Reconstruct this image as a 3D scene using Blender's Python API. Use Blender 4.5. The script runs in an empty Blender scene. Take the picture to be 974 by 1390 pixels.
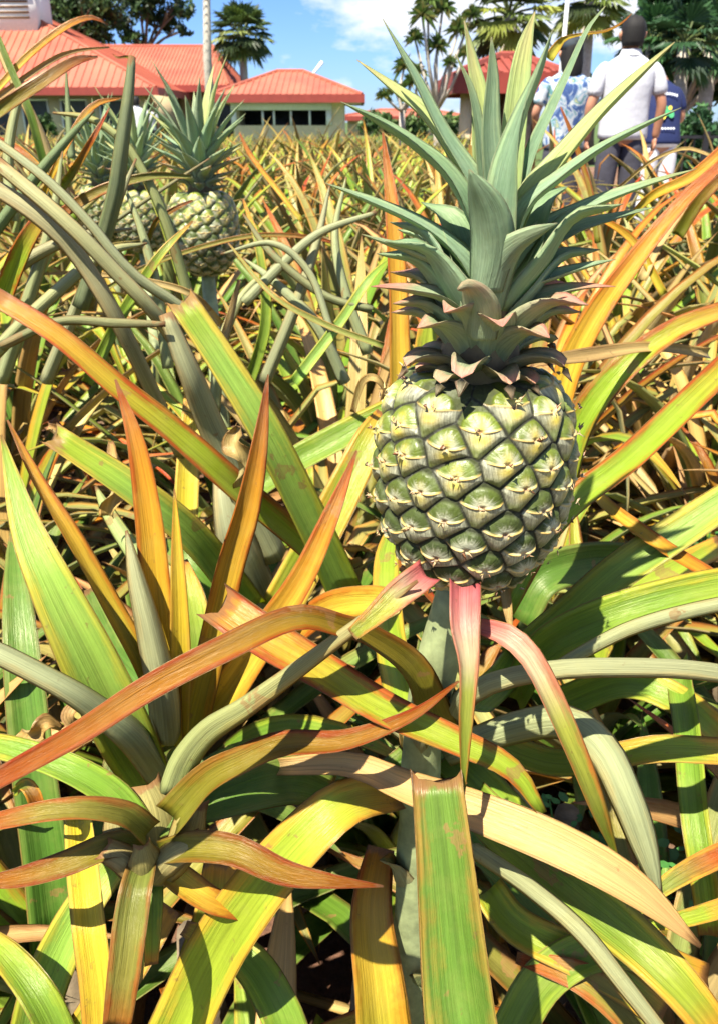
import bpy, bmesh, math, random
import numpy as np
from mathutils import Vector, Matrix, noise

random.seed(7); np.random.seed(7)
scene = bpy.context.scene
COL = scene.collection
R = math.radians
PI = math.pi

# ------------------------------------------------------------------ camera
CAM_H = 1.05; TILT = R(24.0); FPX = 1088.0
C0 = Vector((0, 0, CAM_H))
FW = Vector((0, math.cos(TILT), -math.sin(TILT)))
UP = Vector((0, math.sin(TILT), math.cos(TILT)))
RT = Vector((1, 0, 0))
def P(px, py, z):
    return C0 + z*(FW + RT*((px-487)/FPX) + UP*((650-py)/FPX))
def at(px, py, Y):
    d = FW + RT*((px-487)/FPX) + UP*((650-py)/FPX)
    return C0 + d*(Y/d.y)
def proj(p):
    d = p - C0; z = d.dot(FW)
    if z < 0.02: return (0, 0, z)
    return (487 + FPX*d.x/z, 650 - FPX*d.dot(UP)/z, z)

cam = bpy.data.cameras.new('camera'); co = bpy.data.objects.new('camera', cam); COL.objects.link(co)
cam.sensor_fit = 'VERTICAL'; cam.sensor_height = 36; cam.lens = FPX/1390*36
cam.shift_y = -45/1390
cam.clip_start = 0.02; cam.clip_end = 2000
co.location = C0; co.rotation_euler = (R(90)-TILT, 0, 0)
cam.dof.use_dof = True; cam.dof.focus_distance = 0.50; cam.dof.aperture_fstop = cam.lens*0.001/0.0014
scene.camera = co

# ------------------------------------------------------------------ helpers
def lin(c, k=0.5):
    def f(v):
        v /= 255.0
        return v/12.92 if v <= 0.04045 else ((v+0.055)/1.055)**2.4
    return tuple(min(1, f(v)*k) for v in c)

def link(o, parent=None):
    COL.objects.link(o)
    if parent is not None: o.parent = parent
    return o
def tag(o, label=None, cat=None, group=None, kind=None):
    if label: o['label'] = label
    if cat: o['category'] = cat
    if group: o['group'] = group
    if kind: o['kind'] = kind
    return o
def empty(name, loc=(0, 0, 0), label=None, cat=None, group=None):
    o = bpy.data.objects.new(name, None); o.empty_display_size = 0.1
    COL.objects.link(o); o.location = loc
    return tag(o, label, cat, group)

class MB:
    """collects polygons and builds ONE mesh object"""
    def __init__(s): s.v = []; s.f = []; s.m = []; s.c = []; s.col = (1, 1, 1)
    def V(s, p): s.v.append(tuple(p)); s.c.append(s.col); return len(s.v)-1
    def F(s, ids, m=0): s.f.append(tuple(ids)); s.m.append(m)
    def box(s, a, b, m=0):
        x0, y0, z0 = a; x1, y1, z1 = b
        i = [s.V(p) for p in ((x0,y0,z0),(x1,y0,z0),(x1,y1,z0),(x0,y1,z0),(x0,y0,z1),(x1,y0,z1),(x1,y1,z1),(x0,y1,z1))]
        for q in ((0,3,2,1),(4,5,6,7),(0,1,5,4),(1,2,6,5),(2,3,7,6),(3,0,4,7)): s.F([i[k] for k in q], m)
    def tube(s, pts, rad, n=8, m=0, ry=None, cap=True, xdir=None):
        pts = [Vector(p) for p in pts]; rings = []
        ref = Vector(xdir) if xdir else Vector((1, 0.13, 0.07))
        for i, p in enumerate(pts):
            t = (pts[min(i+1, len(pts)-1)] - pts[max(i-1, 0)]).normalized()
            a = ref - t*ref.dot(t)
            if a.length < 0.05: a = Vector((0, 0, 1)) - t*t.z
            a.normalize(); b = t.cross(a)
            r1 = rad[i] if hasattr(rad, '__len__') else rad
            r2 = r1 if ry is None else (ry[i] if hasattr(ry, '__len__') else ry)
            rings.append([s.V(p + a*(r1*math.cos(2*PI*k/n)) + b*(r2*math.sin(2*PI*k/n))) for k in range(n)])
        for i in range(len(rings)-1):
            for k in range(n):
                s.F((rings[i][k], rings[i][(k+1) % n], rings[i+1][(k+1) % n], rings[i+1][k]), m)
        if cap:
            s.F(list(reversed(rings[0])), m); s.F(rings[-1], m)
    def build(s, name, mats, parent=None, smooth=True, loc=None):
        me = bpy.data.meshes.new(name); me.from_pydata(s.v, [], s.f)
        if not isinstance(mats, (list, tuple)): mats = [mats]
        for mt in mats: me.materials.append(mt)
        me.polygons.foreach_set('material_index', s.m)
        me.polygons.foreach_set('use_smooth', [smooth]*len(s.f))
        ca = me.color_attributes.new('tint', 'FLOAT_COLOR', 'POINT')
        ca.data.foreach_set('color', np.array([(*c, 1) for c in s.c], dtype=np.float32).ravel())
        me.update()
        o = bpy.data.objects.new(name, me); link(o, parent)
        if loc is not None: o.location = loc
        return o

# ------------------------------------------------------------------ materials
def new_mat(name):
    m = bpy.data.materials.new(name); m.use_nodes = True
    nt = m.node_tree; nt.nodes.clear()
    out = nt.nodes.new('ShaderNodeOutputMaterial'); return m, nt, out
class NT:
    def __init__(s, nt): s.nt = nt
    def n(s, t, **kw):
        nd = s.nt.nodes.new(t)
        for k, v in kw.items():
            if k.startswith('i_'): nd.inputs[k[2:].replace('_', ' ')].default_value = v
            else: setattr(nd, k, v)
        return nd
    def l(s, a, b): s.nt.links.new(a, b)
    def math(s, op, a, b=None, clamp=False):
        nd = s.nt.nodes.new('ShaderNodeMath'); nd.operation = op; nd.use_clamp = clamp
        for i, x in enumerate((a, b)):
            if x is None: continue
            if isinstance(x, (int, float)): nd.inputs[i].default_value = x
            else: s.l(x, nd.inputs[i])
        return nd.outputs[0]
    def mix(s, fac, a, b, mode='MIX'):
        nd = s.nt.nodes.new('ShaderNodeMix'); nd.data_type = 'RGBA'; nd.blend_type = mode
        for i, x in ((0, fac), (6, a), (7, b)):
            if isinstance(x, (int, float)): nd.inputs[i].default_value = x
            elif isinstance(x, tuple): nd.inputs[i].default_value = (*x[:3], 1)
            else: s.l(x, nd.inputs[i])
        return nd.outputs[2]
    def ramp(s, fac, stops):
        nd = s.nt.nodes.new('ShaderNodeValToRGB'); e = nd.color_ramp.elements
        while len(e) < len(stops): e.new(0.5)
        for i, (p, c) in enumerate(stops):
            e[i].position = p; e[i].color = (*c, 1) if isinstance(c, tuple) else (c, c, c, 1)
        s.l(fac, nd.inputs[0]); return nd.outputs[0]

def leaf_material(name, bottom=False, crown=False):
    m, nt, out = new_mat(name); N = NT(nt)
    uv = N.n('ShaderNodeUVMap'); uv.uv_map = 'UVMap'
    sep = N.n('ShaderNodeSeparateXYZ'); N.l(uv.outputs[0], sep.inputs[0])
    u, v = sep.outputs[0], sep.outputs[1]
    a_mid = N.n('ShaderNodeAttribute', attribute_name='mid'); a_edge = N.n('ShaderNodeAttribute', attribute_name='edge'); a_bot = N.n('ShaderNodeAttribute', attribute_name='bot')
    oi = N.n('ShaderNodeObjectInfo')
    # long stripes along the blade
    cmb = N.n('ShaderNodeCombineXYZ')
    N.l(N.math('MULTIPLY', u, 11.0), cmb.inputs[0]); N.l(N.math('MULTIPLY', v, 1.6), cmb.inputs[1]); N.l(N.math('MULTIPLY', oi.outputs['Random'], 37.0), cmb.inputs[2])
    st = N.n('ShaderNodeTexNoise', i_Scale=1.0, i_Detail=5.0, i_Roughness=0.65); N.l(cmb.outputs[0], st.inputs['Vector'])
    cmb2 = N.n('ShaderNodeCombineXYZ')
    N.l(N.math('MULTIPLY', u, 2.0), cmb2.inputs[0]); N.l(N.math('MULTIPLY', v, 5.0), cmb2.inputs[1]); N.l(N.math('MULTIPLY', oi.outputs['Random'], 91.0), cmb2.inputs[2])
    bl = N.n('ShaderNodeTexNoise', i_Scale=1.3, i_Detail=4.0, i_Roughness=0.6); N.l(cmb2.outputs[0], bl.inputs['Vector'])
    au = N.math('ABSOLUTE', N.math('SUBTRACT', N.math('MULTIPLY', u, 2.0), 1.0))
    edge = N.math('ADD', au, N.math('MULTIPLY', N.math('SUBTRACT', bl.outputs[0], 0.5), 1.25))
    edge = N.math('ADD', edge, N.math('MULTIPLY', N.math('SUBTRACT', st.outputs[0], 0.5), 0.7))
    em = N.ramp(edge, [(0.50, 0.0), (0.88, 1.0)])
    if bottom:
        gs = N.n('ShaderNodeTexWave', wave_type='BANDS', bands_direction='X', i_Scale=1.0, i_Distortion=0.6)
        c3 = N.n('ShaderNodeCombineXYZ'); N.l(N.math('MULTIPLY', u, 4.6), c3.inputs[0]); N.l(N.math('MULTIPLY', v, 0.8), c3.inputs[1]); N.l(c3.outputs[0], gs.inputs['Vector'])
        base = N.mix(0.18, a_bot.outputs[0], a_mid.outputs[0])
        base = N.mix(N.math('MULTIPLY', em, 0.30), base, a_edge.outputs[0])
        base = N.mix(N.math('MULTIPLY', gs.outputs[1], 0.25), base, (0.6, 0.6, 0.5), 'MULTIPLY')
    else:
        base = N.mix(em, a_mid.outputs[0], a_edge.outputs[0])
    c4 = N.n('ShaderNodeCombineXYZ'); N.l(N.math('MULTIPLY', u, 42.0), c4.inputs[0]); N.l(N.math('MULTIPLY', v, 3.0), c4.inputs[1]); N.l(N.math('MULTIPLY', oi.outputs['Random'], 17.0), c4.inputs[2])
    fi = N.n('ShaderNodeTexNoise', i_Scale=1.0, i_Detail=3.0, i_Roughness=0.6); N.l(c4.outputs[0], fi.inputs['Vector'])
    sc = N.math('ADD', N.math('ADD', N.math('MULTIPLY', st.outputs[0], 1.3), N.math('MULTIPLY', fi.outputs[0], 0.7)), 0.03)
    vm = N.n('ShaderNodeVectorMath', operation='SCALE'); N.l(base, vm.inputs[0]); N.l(sc, vm.inputs[3]); base = vm.outputs[0]
    # thin dry margin, scorched tip and large bruises with crisp outlines
    mg = N.ramp(N.math('ADD', au, N.math('MULTIPLY', N.math('SUBTRACT', fi.outputs[0], 0.5), 0.06)), [(0.945, 0.0), (0.985, 0.75)])
    base = N.mix(mg, base, (0.30, 0.17, 0.05) if not crown else (0.42, 0.44, 0.24))
    tp = N.ramp(N.math('ADD', v, N.math('MULTIPLY', N.math('SUBTRACT', bl.outputs[0], 0.5), 0.12)), [(0.965, 0.0), (0.985, 0.85 if not crown else 0.5)])
    base = N.mix(tp, base, (0.20, 0.09, 0.035))
    tc0 = N.n('ShaderNodeTexCoord')
    br_ = N.n('ShaderNodeTexNoise', i_Scale=17.0, i_Detail=5.0, i_Roughness=0.62); N.l(tc0.outputs['Object'], br_.inputs['Vector'])
    base = N.mix(N.ramp(br_.outputs[0], [(0.635, 0.0), (0.65, 0.65 if not crown else 0.12), (0.70, 0.4 if not crown else 0.1)]), base, (0.25, 0.13, 0.05))
    # small brown scars, dust and freckles
    tc = N.n('ShaderNodeTexCoord')
    sp = N.n('ShaderNodeTexNoise', i_Scale=95.0, i_Detail=3.0, i_Roughness=0.7); N.l(tc.outputs['Object'], sp.inputs['Vector'])
    spm = N.ramp(sp.outputs[0], [(0.66, 0.0), (0.74, 0.55 if not crown else 0.2)])
    base = N.mix(spm, base, (0.16, 0.085, 0.035))
    du = N.n('ShaderNodeTexNoise', i_Scale=28.0, i_Detail=4.0, i_Roughness=0.7); N.l(tc.outputs['Object'], du.inputs['Vector'])
    dum = N.ramp(du.outputs[0], [(0.48, 0.0), (0.78, 0.16)])
    base = N.mix(dum, base, (0.40, 0.35, 0.10))
    if crown:   # bluish bloom on the crown's leaves
        base = N.mix(N.math('MULTIPLY', bl.outputs[0], 0.35), base, (0.36, 0.44, 0.33))
    bs = N.n('ShaderNodeBsdfPrincipled'); N.l(base, bs.inputs['Base Color'])
    rr = N.math('ADD', N.math('MULTIPLY', du.outputs[0], 0.3), 0.40 if bottom else (0.34 if crown else 0.20))
    N.l(rr, bs.inputs['Roughness'])
    bs.inputs['Specular IOR Level'].default_value = 0.3 if bottom else 0.38
    bs.inputs['Specular Tint'].default_value = (1.0, 0.93, 0.72, 1)
    bump = N.n('ShaderNodeBump', i_Strength=0.8, i_Distance=0.0014); N.l(N.math('ADD', N.math('ADD', st.outputs[0], N.math('MULTIPLY', fi.outputs[0], 0.5)), N.math('MULTIPLY', sp.outputs[0], 0.3)), bump.inputs['Height']); N.l(bump.outputs[0], bs.inputs['Normal'])
    tr = N.n('ShaderNodeBsdfTranslucent'); hs = N.n('ShaderNodeHueSaturation', i_Saturation=1.25, i_Value=1.5); N.l(base, hs.inputs['Color']); N.l(hs.outputs[0], tr.inputs['Color'])
    mx = N.n('ShaderNodeMixShader'); mx.inputs[0].default_value = 0.24
    N.l(bs.outputs[0], mx.inputs[1]); N.l(tr.outputs[0], mx.inputs[2]); N.l(mx.outputs[0], out.inputs[0])
    return m
M_TOP = leaf_material('leaf_upper_side'); M_BOT = leaf_material('leaf_under_side', True)
M_CTOP = leaf_material('crown_leaf_upper', False, True); M_CBOT = leaf_material('crown_leaf_under', True, True)

def simple(name, col, rough=0.6, nscale=20, namt=0.3, bump=0.0, spec=0.4, tint=False, transl=0.0, c2=None, detail=4):
    m, nt, out = new_mat(name); N = NT(nt)
    tc = N.n('ShaderNodeTexCoord')
    no = N.n('ShaderNodeTexNoise', i_Scale=nscale, i_Detail=float(detail), i_Roughness=0.6); N.l(tc.outputs['Object'], no.inputs['Vector'])
    if tint:
        a = N.n('ShaderNodeAttribute', attribute_name='tint'); base = a.outputs[0]
    else: base = col
    dark = tuple(x*(1-namt) for x in col) if not tint else None
    if tint:
        base = N.mix(N.math('MULTIPLY', no.outputs[0], namt*2), base, (0.45, 0.45, 0.45), 'MULTIPLY')
    else:
        base = N.mix(N.ramp(no.outputs[0], [(0.3, 0.0), (0.7, 1.0)]), c2 if c2 else dark, tuple(min(1, x*(1+namt*0.5)) for x in col))
    bs = N.n('ShaderNodeBsdfPrincipled', i_Roughness=rough); N.l(base, bs.inputs['Base Color']); bs.inputs['Specular IOR Level'].default_value = spec
    if bump:
        b = N.n('ShaderNodeBump', i_Strength=0.6, i_Distance=bump); N.l(no.outputs[0], b.inputs['Height']); N.l(b.outputs[0], bs.inputs['Normal'])
    if transl:
        tr = N.n('ShaderNodeBsdfTranslucent'); N.l(base, tr.inputs['Color'])
        mx = N.n('ShaderNodeMixShader'); mx.inputs[0].default_value = transl
        N.l(bs.outputs[0], mx.inputs[1]); N.l(tr.outputs[0], mx.inputs[2]); N.l(mx.outputs[0], out.inputs[0])
    else: N.l(bs.outputs[0], out.inputs[0])
    return m

# ------------------------------------------------------------------ leaf styles (pigment, picture-like sRGB scaled down)
def S(mid, edge, bot, k=0.54):
    f = lambda st: [(p, lin(c, k)) for p, c in st]
    if isinstance(mid[0], int): mid = [(0, mid)]
    if isinstance(edge[0], int): edge = [(0, edge)]
    return dict(mid=f(mid), edge=f(edge), bot=lin(bot, k))
G = (136, 172, 58); GL = (164, 202, 86); YG = (172, 194, 58); OL = (142, 150, 68); OR = (234, 168, 58); RD = (190, 92, 30); TN = (206, 172, 112); GR = (196, 200, 142); YL = (230, 208, 84); BR = (122, 78, 44)
STY = {
 'green':  S([(0, G), (0.6, G), (0.9, YG), (1, OR)], [(0, G), (0.5, YG), (1, OR)], GR),
 'bright': S([(0, GL), (0.8, GL), (1, YG)], [(0, YG), (1, (226, 200, 80))], (178, 190, 150)),
 'yg':     S([(0, YG), (0.8, YG), (1, OR)], [(0, (220, 196, 60)), (1, OR)], (186, 190, 140)),
 'band':   S([(0, (160, 196, 56)), (0.6, (172, 196, 54)), (1, (214, 150, 50))], [(0, (196, 118, 40)), (1, (176, 76, 28))], GR),
 'orange': S([(0, (206, 204, 66)), (0.35, (234, 200, 66)), (0.8, (222, 156, 44)), (1, (176, 88, 40))], [(0, (226, 180, 56)), (0.6, (200, 112, 34)), (1, RD)], (206, 182, 120)),
 'rust':   S([(0, (160, 164, 52)), (0.3, (168, 152, 48)), (0.7, (190, 126, 34)), (1, (186, 84, 24))], [(0, (160, 140, 46)), (0.4, (176, 86, 24)), (1, (180, 70, 22))], (200, 192, 128), k=.40),
 'olive':  S([(0, OL), (0.7, (160, 146, 62)), (1, RD)], [(0, (166, 126, 62)), (1, RD)], (168, 170, 128)),
 'grey':   S([(0, (156, 166, 78)), (1, (180, 172, 100))], [(0, (186, 160, 96)), (1, OR)], (196, 202, 154), k=.54),
 'straw':  S([(0, (216, 190, 120)), (1, (200, 160, 96))], [(0, (214, 176, 104)), (1, BR)], (218, 196, 134), k=.62),
 'tan':    S([(0, (230, 202, 134)), (1, (214, 176, 108))], (226, 186, 112), (228, 208, 144), k=.60),
 'deep_shade':   S([(0, (112, 156, 58)), (1, (124, 162, 62))], [(0, (166, 160, 62)), (1, (176, 140, 62))], (150, 164, 112)),  # darker green carries the shade of a blade turned from the sun
 'pink':   S([(0, (226, 122, 124)), (0.14, (236, 164, 148)), (0.28, (238, 212, 168)), (0.45, (188, 190, 80)), (1, (150, 166, 52))], [(0, (220, 104, 110)), (0.2, (232, 150, 124)), (0.6, (220, 140, 60)), (1, (190, 150, 50))], (230, 170, 150)),
 'dark':   S([(0, (96, 138, 48)), (1, (114, 146, 56))], [(0, (124, 150, 60)), (1, OL)], (150, 164, 122)),
 'basal':  S([(0, (160, 160, 88)), (1, (176, 150, 80))], (176, 120, 60), (196, 184, 118)),
 'redtip': S([(0, G), (0.4, OL), (0.7, RD), (1, (210, 70, 50))], [(0, YG), (0.5, OR), (1, RD)], GR),
 'yellow': S([(0, (232, 216, 60)), (1, (236, 206, 66))], [(0, (240, 222, 90)), (1, OR)], (222, 206, 110)),
 'crown':  S([(0, (142, 174, 136)), (0.8, (138, 172, 128)), (1, (172, 178, 106))], (166, 190, 134), (164, 188, 146), k=0.70),
 'crownl': S([(0, (174, 198, 112)), (0.7, (196, 208, 118)), (1, (206, 186, 116))], (184, 202, 120), (190, 206, 138), k=0.70),
 'crownd': S([(0, (122, 154, 110)), (1, (134, 164, 108))], (148, 174, 118), (146, 170, 130), k=0.70),
 'crownp': S([(0, (146, 166, 118)), (0.66, (152, 168, 118)), (0.82, (236, 156, 128)), (1, (242, 136, 116))], [(0, (150, 168, 118)), (0.6, (196, 172, 130)), (0.8, (242, 150, 128)), (1, (232, 120, 104))], (150, 166, 122), k=0.70),
 'bract':  S([(0, (112, 112, 76)), (0.5, (140, 140, 98)), (0.68, (240, 160, 126)), (1, (244, 150, 126))], [(0, (130, 124, 84)), (0.6, (206, 170, 120)), (1, (240, 168, 136))], (140, 128, 90), k=0.66),
}
def stops(st, v):
    if v <= st[0][0]: return np.array(st[0][1])
    for (p0, c0), (p1, c1) in zip(st, st[1:]):
        if v <= p1:
            t = (v-p0)/max(1e-6, p1-p0); return np.array(c0)*(1-t)+np.array(c1)*t
    return np.array(st[-1][1])

def catmull(pts, n):
    pts = [np.array(p, dtype=float) for p in pts]
    if len(pts) == 2: pts = [pts[0], (pts[0]+pts[1])/2, pts[1]]
    L = [0]
    for a, b in zip(pts, pts[1:]): L.append(L[-1] + max(1e-5, np.linalg.norm((b-a)[:3])))
    P_ = [2*pts[0]-pts[1]] + pts + [2*pts[-1]-pts[-2]]
    out = []
    for k in range(n+1):
        s = L[-1]*k/n
        i = 0
        while i < len(L)-2 and s > L[i+1]: i += 1
        t = (s-L[i])/(L[i+1]-L[i])
        p0, p1, p2, p3 = P_[i], P_[i+1], P_[i+2], P_[i+3]
        out.append(0.5*((2*p1)+(-p0+p2)*t+(2*p0-5*p1+4*p2-p3)*t*t+(-p0+3*p1-3*p2+p3)*t**3))
    return out

def leaf_geo(pts, w, hint, style, seg=18, M=6, fold=0.22, th=0.0022, cj=0.12, twist=0.0, cut=False, wav=0.0):
    """pts: 3D controls, w: width in metres at each control, hint(p,t)->upper side normal.
    Returns verts, faces, face materials, uv per vertex, mid/edge/bot colours per vertex."""
    ctrl = [(*p, ww) for p, ww in zip(pts, w)]
    cr = catmull(ctrl, seg)
    st = STY[style]; jit = 1 + np.random.uniform(-cj, cj, 3)*np.array([1, 0.7, 1]); jit *= 1+random.uniform(-cj, cj)
    shift = random.uniform(-0.08, 0.08)
    V = []; UV = []; MC = []; EC = []; BC = []
    nr = len(cr); ph = random.uniform(0, 6)
    endj = [random.uniform(-1, 1) for _ in range(M+1)]
    for i, q in enumerate(cr):
        p = Vector(q[:3]); ww = max(q[3], 0.0006)
        t = Vector(cr[min(i+1, nr-1)][:3]) - Vector(cr[max(i-1, 0)][:3])
        t.normalize()
        v = i/(nr-1)
        h = Vector(hint(p, t)); nrm = h - t*h.dot(t)
        if nrm.length < 1e-4: nrm = Vector((0, 0, 1)) - t*t.z
        nrm.normalize()
        if twist or wav:
            nrm = Matrix.Rotation(twist*(v-0.3) + wav*math.sin(v*9+ph), 3, t) @ nrm
        b = t.cross(nrm)
        mid = stops(st['mid'], v+shift)*jit; ed = stops(st['edge'], v+shift)*jit; bo = np.array(st['bot'])*jit
        fo = fold*(1-0.55*v)
        for side in (0, 1):
            for k in range(M+1):
                uu = 2*k/M-1
                if side == 1 and k in (0, M): continue
                pos = p + b*(uu*ww*0.5*(1-0.25*fo*abs(uu))) + nrm*(fo*ww*(abs(uu)**1.35))
                if side == 1:
                    pos -= nrm*(min(th, ww*0.2)*(1-abs(uu)**2.2))
                if cut and i == nr-1: pos += t*((0.30*uu*uu+endj[k]*0.05)*ww)
                V.append(pos); UV.append((k/M, v)); MC.append(mid); EC.append(ed); BC.append(bo)
    n1 = M+1; n2 = M-1; n = n1+n2
    def idx(i, k, side):
        if side == 0 or k in (0, M): return i*n + k
        return i*n + n1 + (k-1)
    F = []; FM = []
    for i in range(nr-1):
        for k in range(M):
            F.append((idx(i,k,0), idx(i,k+1,0), idx(i+1,k+1,0), idx(i+1,k,0))); FM.append(0)
            F.append((idx(i,k,1), idx(i+1,k,1), idx(i+1,k+1,1), idx(i,k+1,1))); FM.append(1)
    for i, rev in ((0, 0), (nr-1, 1)):
        ring = [idx(i,k,0) for k in range(M+1)] + [idx(i,k,1) for k in range(M-1, 0, -1)]
        F.append(tuple(ring if rev else reversed(ring))); FM.append(1)
    return V, F, FM, UV, MC, EC, BC

def geo_object(name, geos, parent=None, mats=None, loc=None):
    V = []; F = []; FM = []; UV = []; MC = []; EC = []; BC = []
    for g in geos:
        o = len(V)
        V += g[0]; F += [tuple(i+o for i in f) for f in g[1]]; FM += g[2]; UV += g[3]; MC += g[4]; EC += g[5]; BC += g[6]
    me = bpy.data.meshes.new(name); me.from_pydata([tuple(v) for v in V], [], F)
    for mt in (mats or (M_TOP, M_BOT)): me.materials.append(mt)
    me.polygons.foreach_set('material_index', FM); me.polygons.foreach_set('use_smooth', [True]*len(F))
    uvl = me.uv_layers.new(name='UVMap')
    li = np.empty(len(me.loops), dtype=np.int32); me.loops.foreach_get('vertex_index', li)
    uvl.data.foreach_set('uv', np.array(UV, dtype=np.float32)[li].ravel())
    for nm, arr in (('mid', MC), ('edge', EC), ('bot', BC)):
        a = me.color_attributes.new(nm, 'FLOAT_COLOR', 'POINT')
        x = np.clip(np.array(arr, dtype=np.float32), 0, 1); x = np.hstack([x, np.ones((len(x), 1), np.float32)])
        a.data.foreach_set('color', x.ravel())
    me.update()
    o = bpy.data.objects.new(name, me); link(o, parent)
    if loc is not None: o.location = loc
    return o

def cam_hint(side, roll):
    def h(p, t):
        d = (C0 - p).normalized()*(1 if side == 'T' else -1)
        d = d - t*d.dot(t); d.normalize()
        return Matrix.Rotation(R(roll), 3, t) @ d
    return h

# ------------------------------------------------------------------ hero plants and their traced leaves
def ground_under(px, py, z):
    p = P(px, py, z); return Vector((p.x, p.y, 0))
def plant_root(loc, label, group=None):
    return empty('pineapple_plant', loc, label, 'pineapple plant', group)

FC = P(640, 652, 0.50)               # centre of the near fruit
FH = 0.135; FR = 0.0590
main = plant_root((FC.x-0.025, FC.y+0.01, 0), 'nearest pineapple plant carrying the big sharp fruit and tall crown')
rosB = plant_root(ground_under(200, 1140, 0.56), 'low rosette cut open at its heart, grey leaf bases and rust red leaves, lower left')
uprC = plant_root(ground_under(225, 1010, 0.70), 'plant with upright bright green leaves and yellow orange spikes behind the low rosette')
lefL = plant_root(ground_under(400, 900, 0.95), 'plant of broad shiny leaves with cut ends, left of the near fruit')
rigR = plant_root(ground_under(800, 900, 0.85), 'plant right of the near fruit with long pale green leaves fanning to the right edge')
botD = plant_root(ground_under(500, 1280, 0.75), 'plant at the bottom with broad yellow green leaves and one trimmed square at the top')
farT = plant_root(ground_under(100, 420, 1.1), 'plant at the upper left edge with long grey leaves crossing and orange dried tips')
farO = plant_root(ground_under(930, 400, 1.2), 'plant at the right edge with orange and rust red leaves below the walkers')
strayM = plant_root(ground_under(300, 520, 1.35), 'plant of long thin olive leaves in front of the blurred fruit')

def tl(plant, pts, w, style, side='T', roll=0, fold=0.2, seg=22, cut=False, wav=0.06, cj=0.07, name='leaf', th=0.0024, twist=0.0):
    """a leaf traced base -> tip : pts (px,py,depth), w widths in photo pixels"""
    Pm = [P(*p) for p in pts]
    wm = [ww*p[2]/FPX for ww, p in zip(w, pts)]
    wv = Vector(plant.location)
    t_ = (Pm[-1]-Pm[0]).normalized()
    if abs(t_.x) > .35:   # tilt the visible face toward the sky
        m_ = Pm[len(Pm)//2]; sg = 1 if side == 'T' else -1
        if cam_hint(side, -roll)(m_, t_).z*sg > cam_hint(side, roll)(m_, t_).z*sg: roll = -roll
    fold = max(fold, .24)+.06; wav = wav*.5
    g = leaf_geo(Pm, wm, cam_hint(side, roll), style, seg=seg, fold=fold, cut=cut, wav=wav, cj=cj, th=th, twist=twist, M=8)
    g = ([v - wv for v in g[0]],) + g[1:]
    return geo_object(name, [g], plant)

A, B_, Cp, L_, R_, D_, T_, O_, S_ = main, rosB, uprC, lefL, rigR, botD, farT, farO, strayM
# --- main plant
tl(A, [(626,797,.475),(627,850,.46),(634,905,.455),(630,990,.46),(628,1082,.47)], [48,46,30,20,4], 'pink', roll=-12, fold=0.35, name='pink_bract')
tl(A, [(650,855,.49),(688,872,.475),(722,910,.47),(772,1015,.475),(808,1098,.49),(838,1168,.52)], [26,40,40,38,28,4], 'pink', roll=-30, fold=0.4, name='pink_bract')
tl(A, [(578,782,.475),(545,806,.46),(515,832,.455),(478,862,.45)], [44,44,34,20], 'pink', roll=15, fold=0.3, name='pink_bract')
tl(A, [(683,792,.50),(688,825,.49),(693,860,.485)], [16,14,4], 'straw', name='pink_bract')
tl(A, [(600,990,.58),(628,940,.53),(705,910,.50),(833,900,.50),(990,912,.53),(1120,960,.6)], [46,40,36,36,34,28], 'grey', side='B', roll=38, fold=0.3)
tl(A, [(590,990,.56),(560,912,.53),(505,868,.50),(462,852,.48),(400,842,.46),(308,882,.44),(205,935,.43),(103,1000,.43),(-20,1068,.44)], [60,48,36,36,40,42,40,36,30], 'rust', side='T', roll=22, fold=0.22, seg=40)
tl(A, [(735,1105,.50),(690,1045,.50),(610,1006,.505),(520,965,.51),(440,915,.515),(360,868,.52),(300,826,.53)], [14,34,44,52,56,62,62], 'band', roll=-20, fold=0.2, cut=True)
tl(A, [(380,1042,.60),(474,1040,.57),(551,1070,.54),(643,1102,.51),(756,1148,.49),(859,1206,.475),(950,1285,.47)], [24,36,46,56,60,50,6], 'tan', roll=12, fold=0.08, wav=0.12)
tl(A, [(640,1090,.60),(700,1150,.57),(780,1215,.54),(860,1280,.52),(930,1350,.50),(990,1430,.5)], [60,70,76,70,60,50], 'green', roll=-8, fold=0.35)
tl(A, [(640,1150,.56),(720,1205,.52),(790,1265,.50),(850,1340,.49),(905,1410,.49)], [24,26,28,26,22], 'grey', side='B', roll=10)
tl(A, [(600,1020,.62),(690,985,.60),(765,975,.57),(818,1012,.545),(852,1080,.53),(877,1150,.53),(896,1222,.535)], [40,48,54,56,52,42,6], 'grey', side='B', roll=18, fold=0.3)
tl(A, [(660,1010,.66),(750,1040,.64),(835,1030,.61),(900,1020,.60),(1010,1024,.60)], [44,44,40,42,40], 'yg', roll=25, fold=0.3)
tl(A, [(590,1020,.66),(640,1060,.64),(700,1120,.63),(745,1180,.63),(760,1240,.64)], [60,60,56,44,20], 'green', roll=-20)
tl(A, [(600,1000,.66),(560,1040,.64),(500,1080,.63),(430,1120,.63),(360,1190,.65)], [60,60,54,44,20], 'dark', roll=20)
tl(A, [(585,1010,.6),(520,960,.64),(455,925,.70),(390,900,.78)], [50,46,40,30], 'grey', side='B', roll=-10)
tl(A, [(640,960,.62),(680,925,.68),(720,880,.75),(800,850,.85)], [50,46,40,30], 'green', roll=-10)
tl(A, [(560,990,.66),(545,930,.72),(530,860,.8),(525,760,.9),(540,700,1.0)], [60,52,44,34,10], 'yg', roll=-10)
tl(A, [(540,830,.60),(500,820,.64),(440,830,.68),(380,880,.72)], [50,48,44,30], 'orange', roll=-20)
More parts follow.
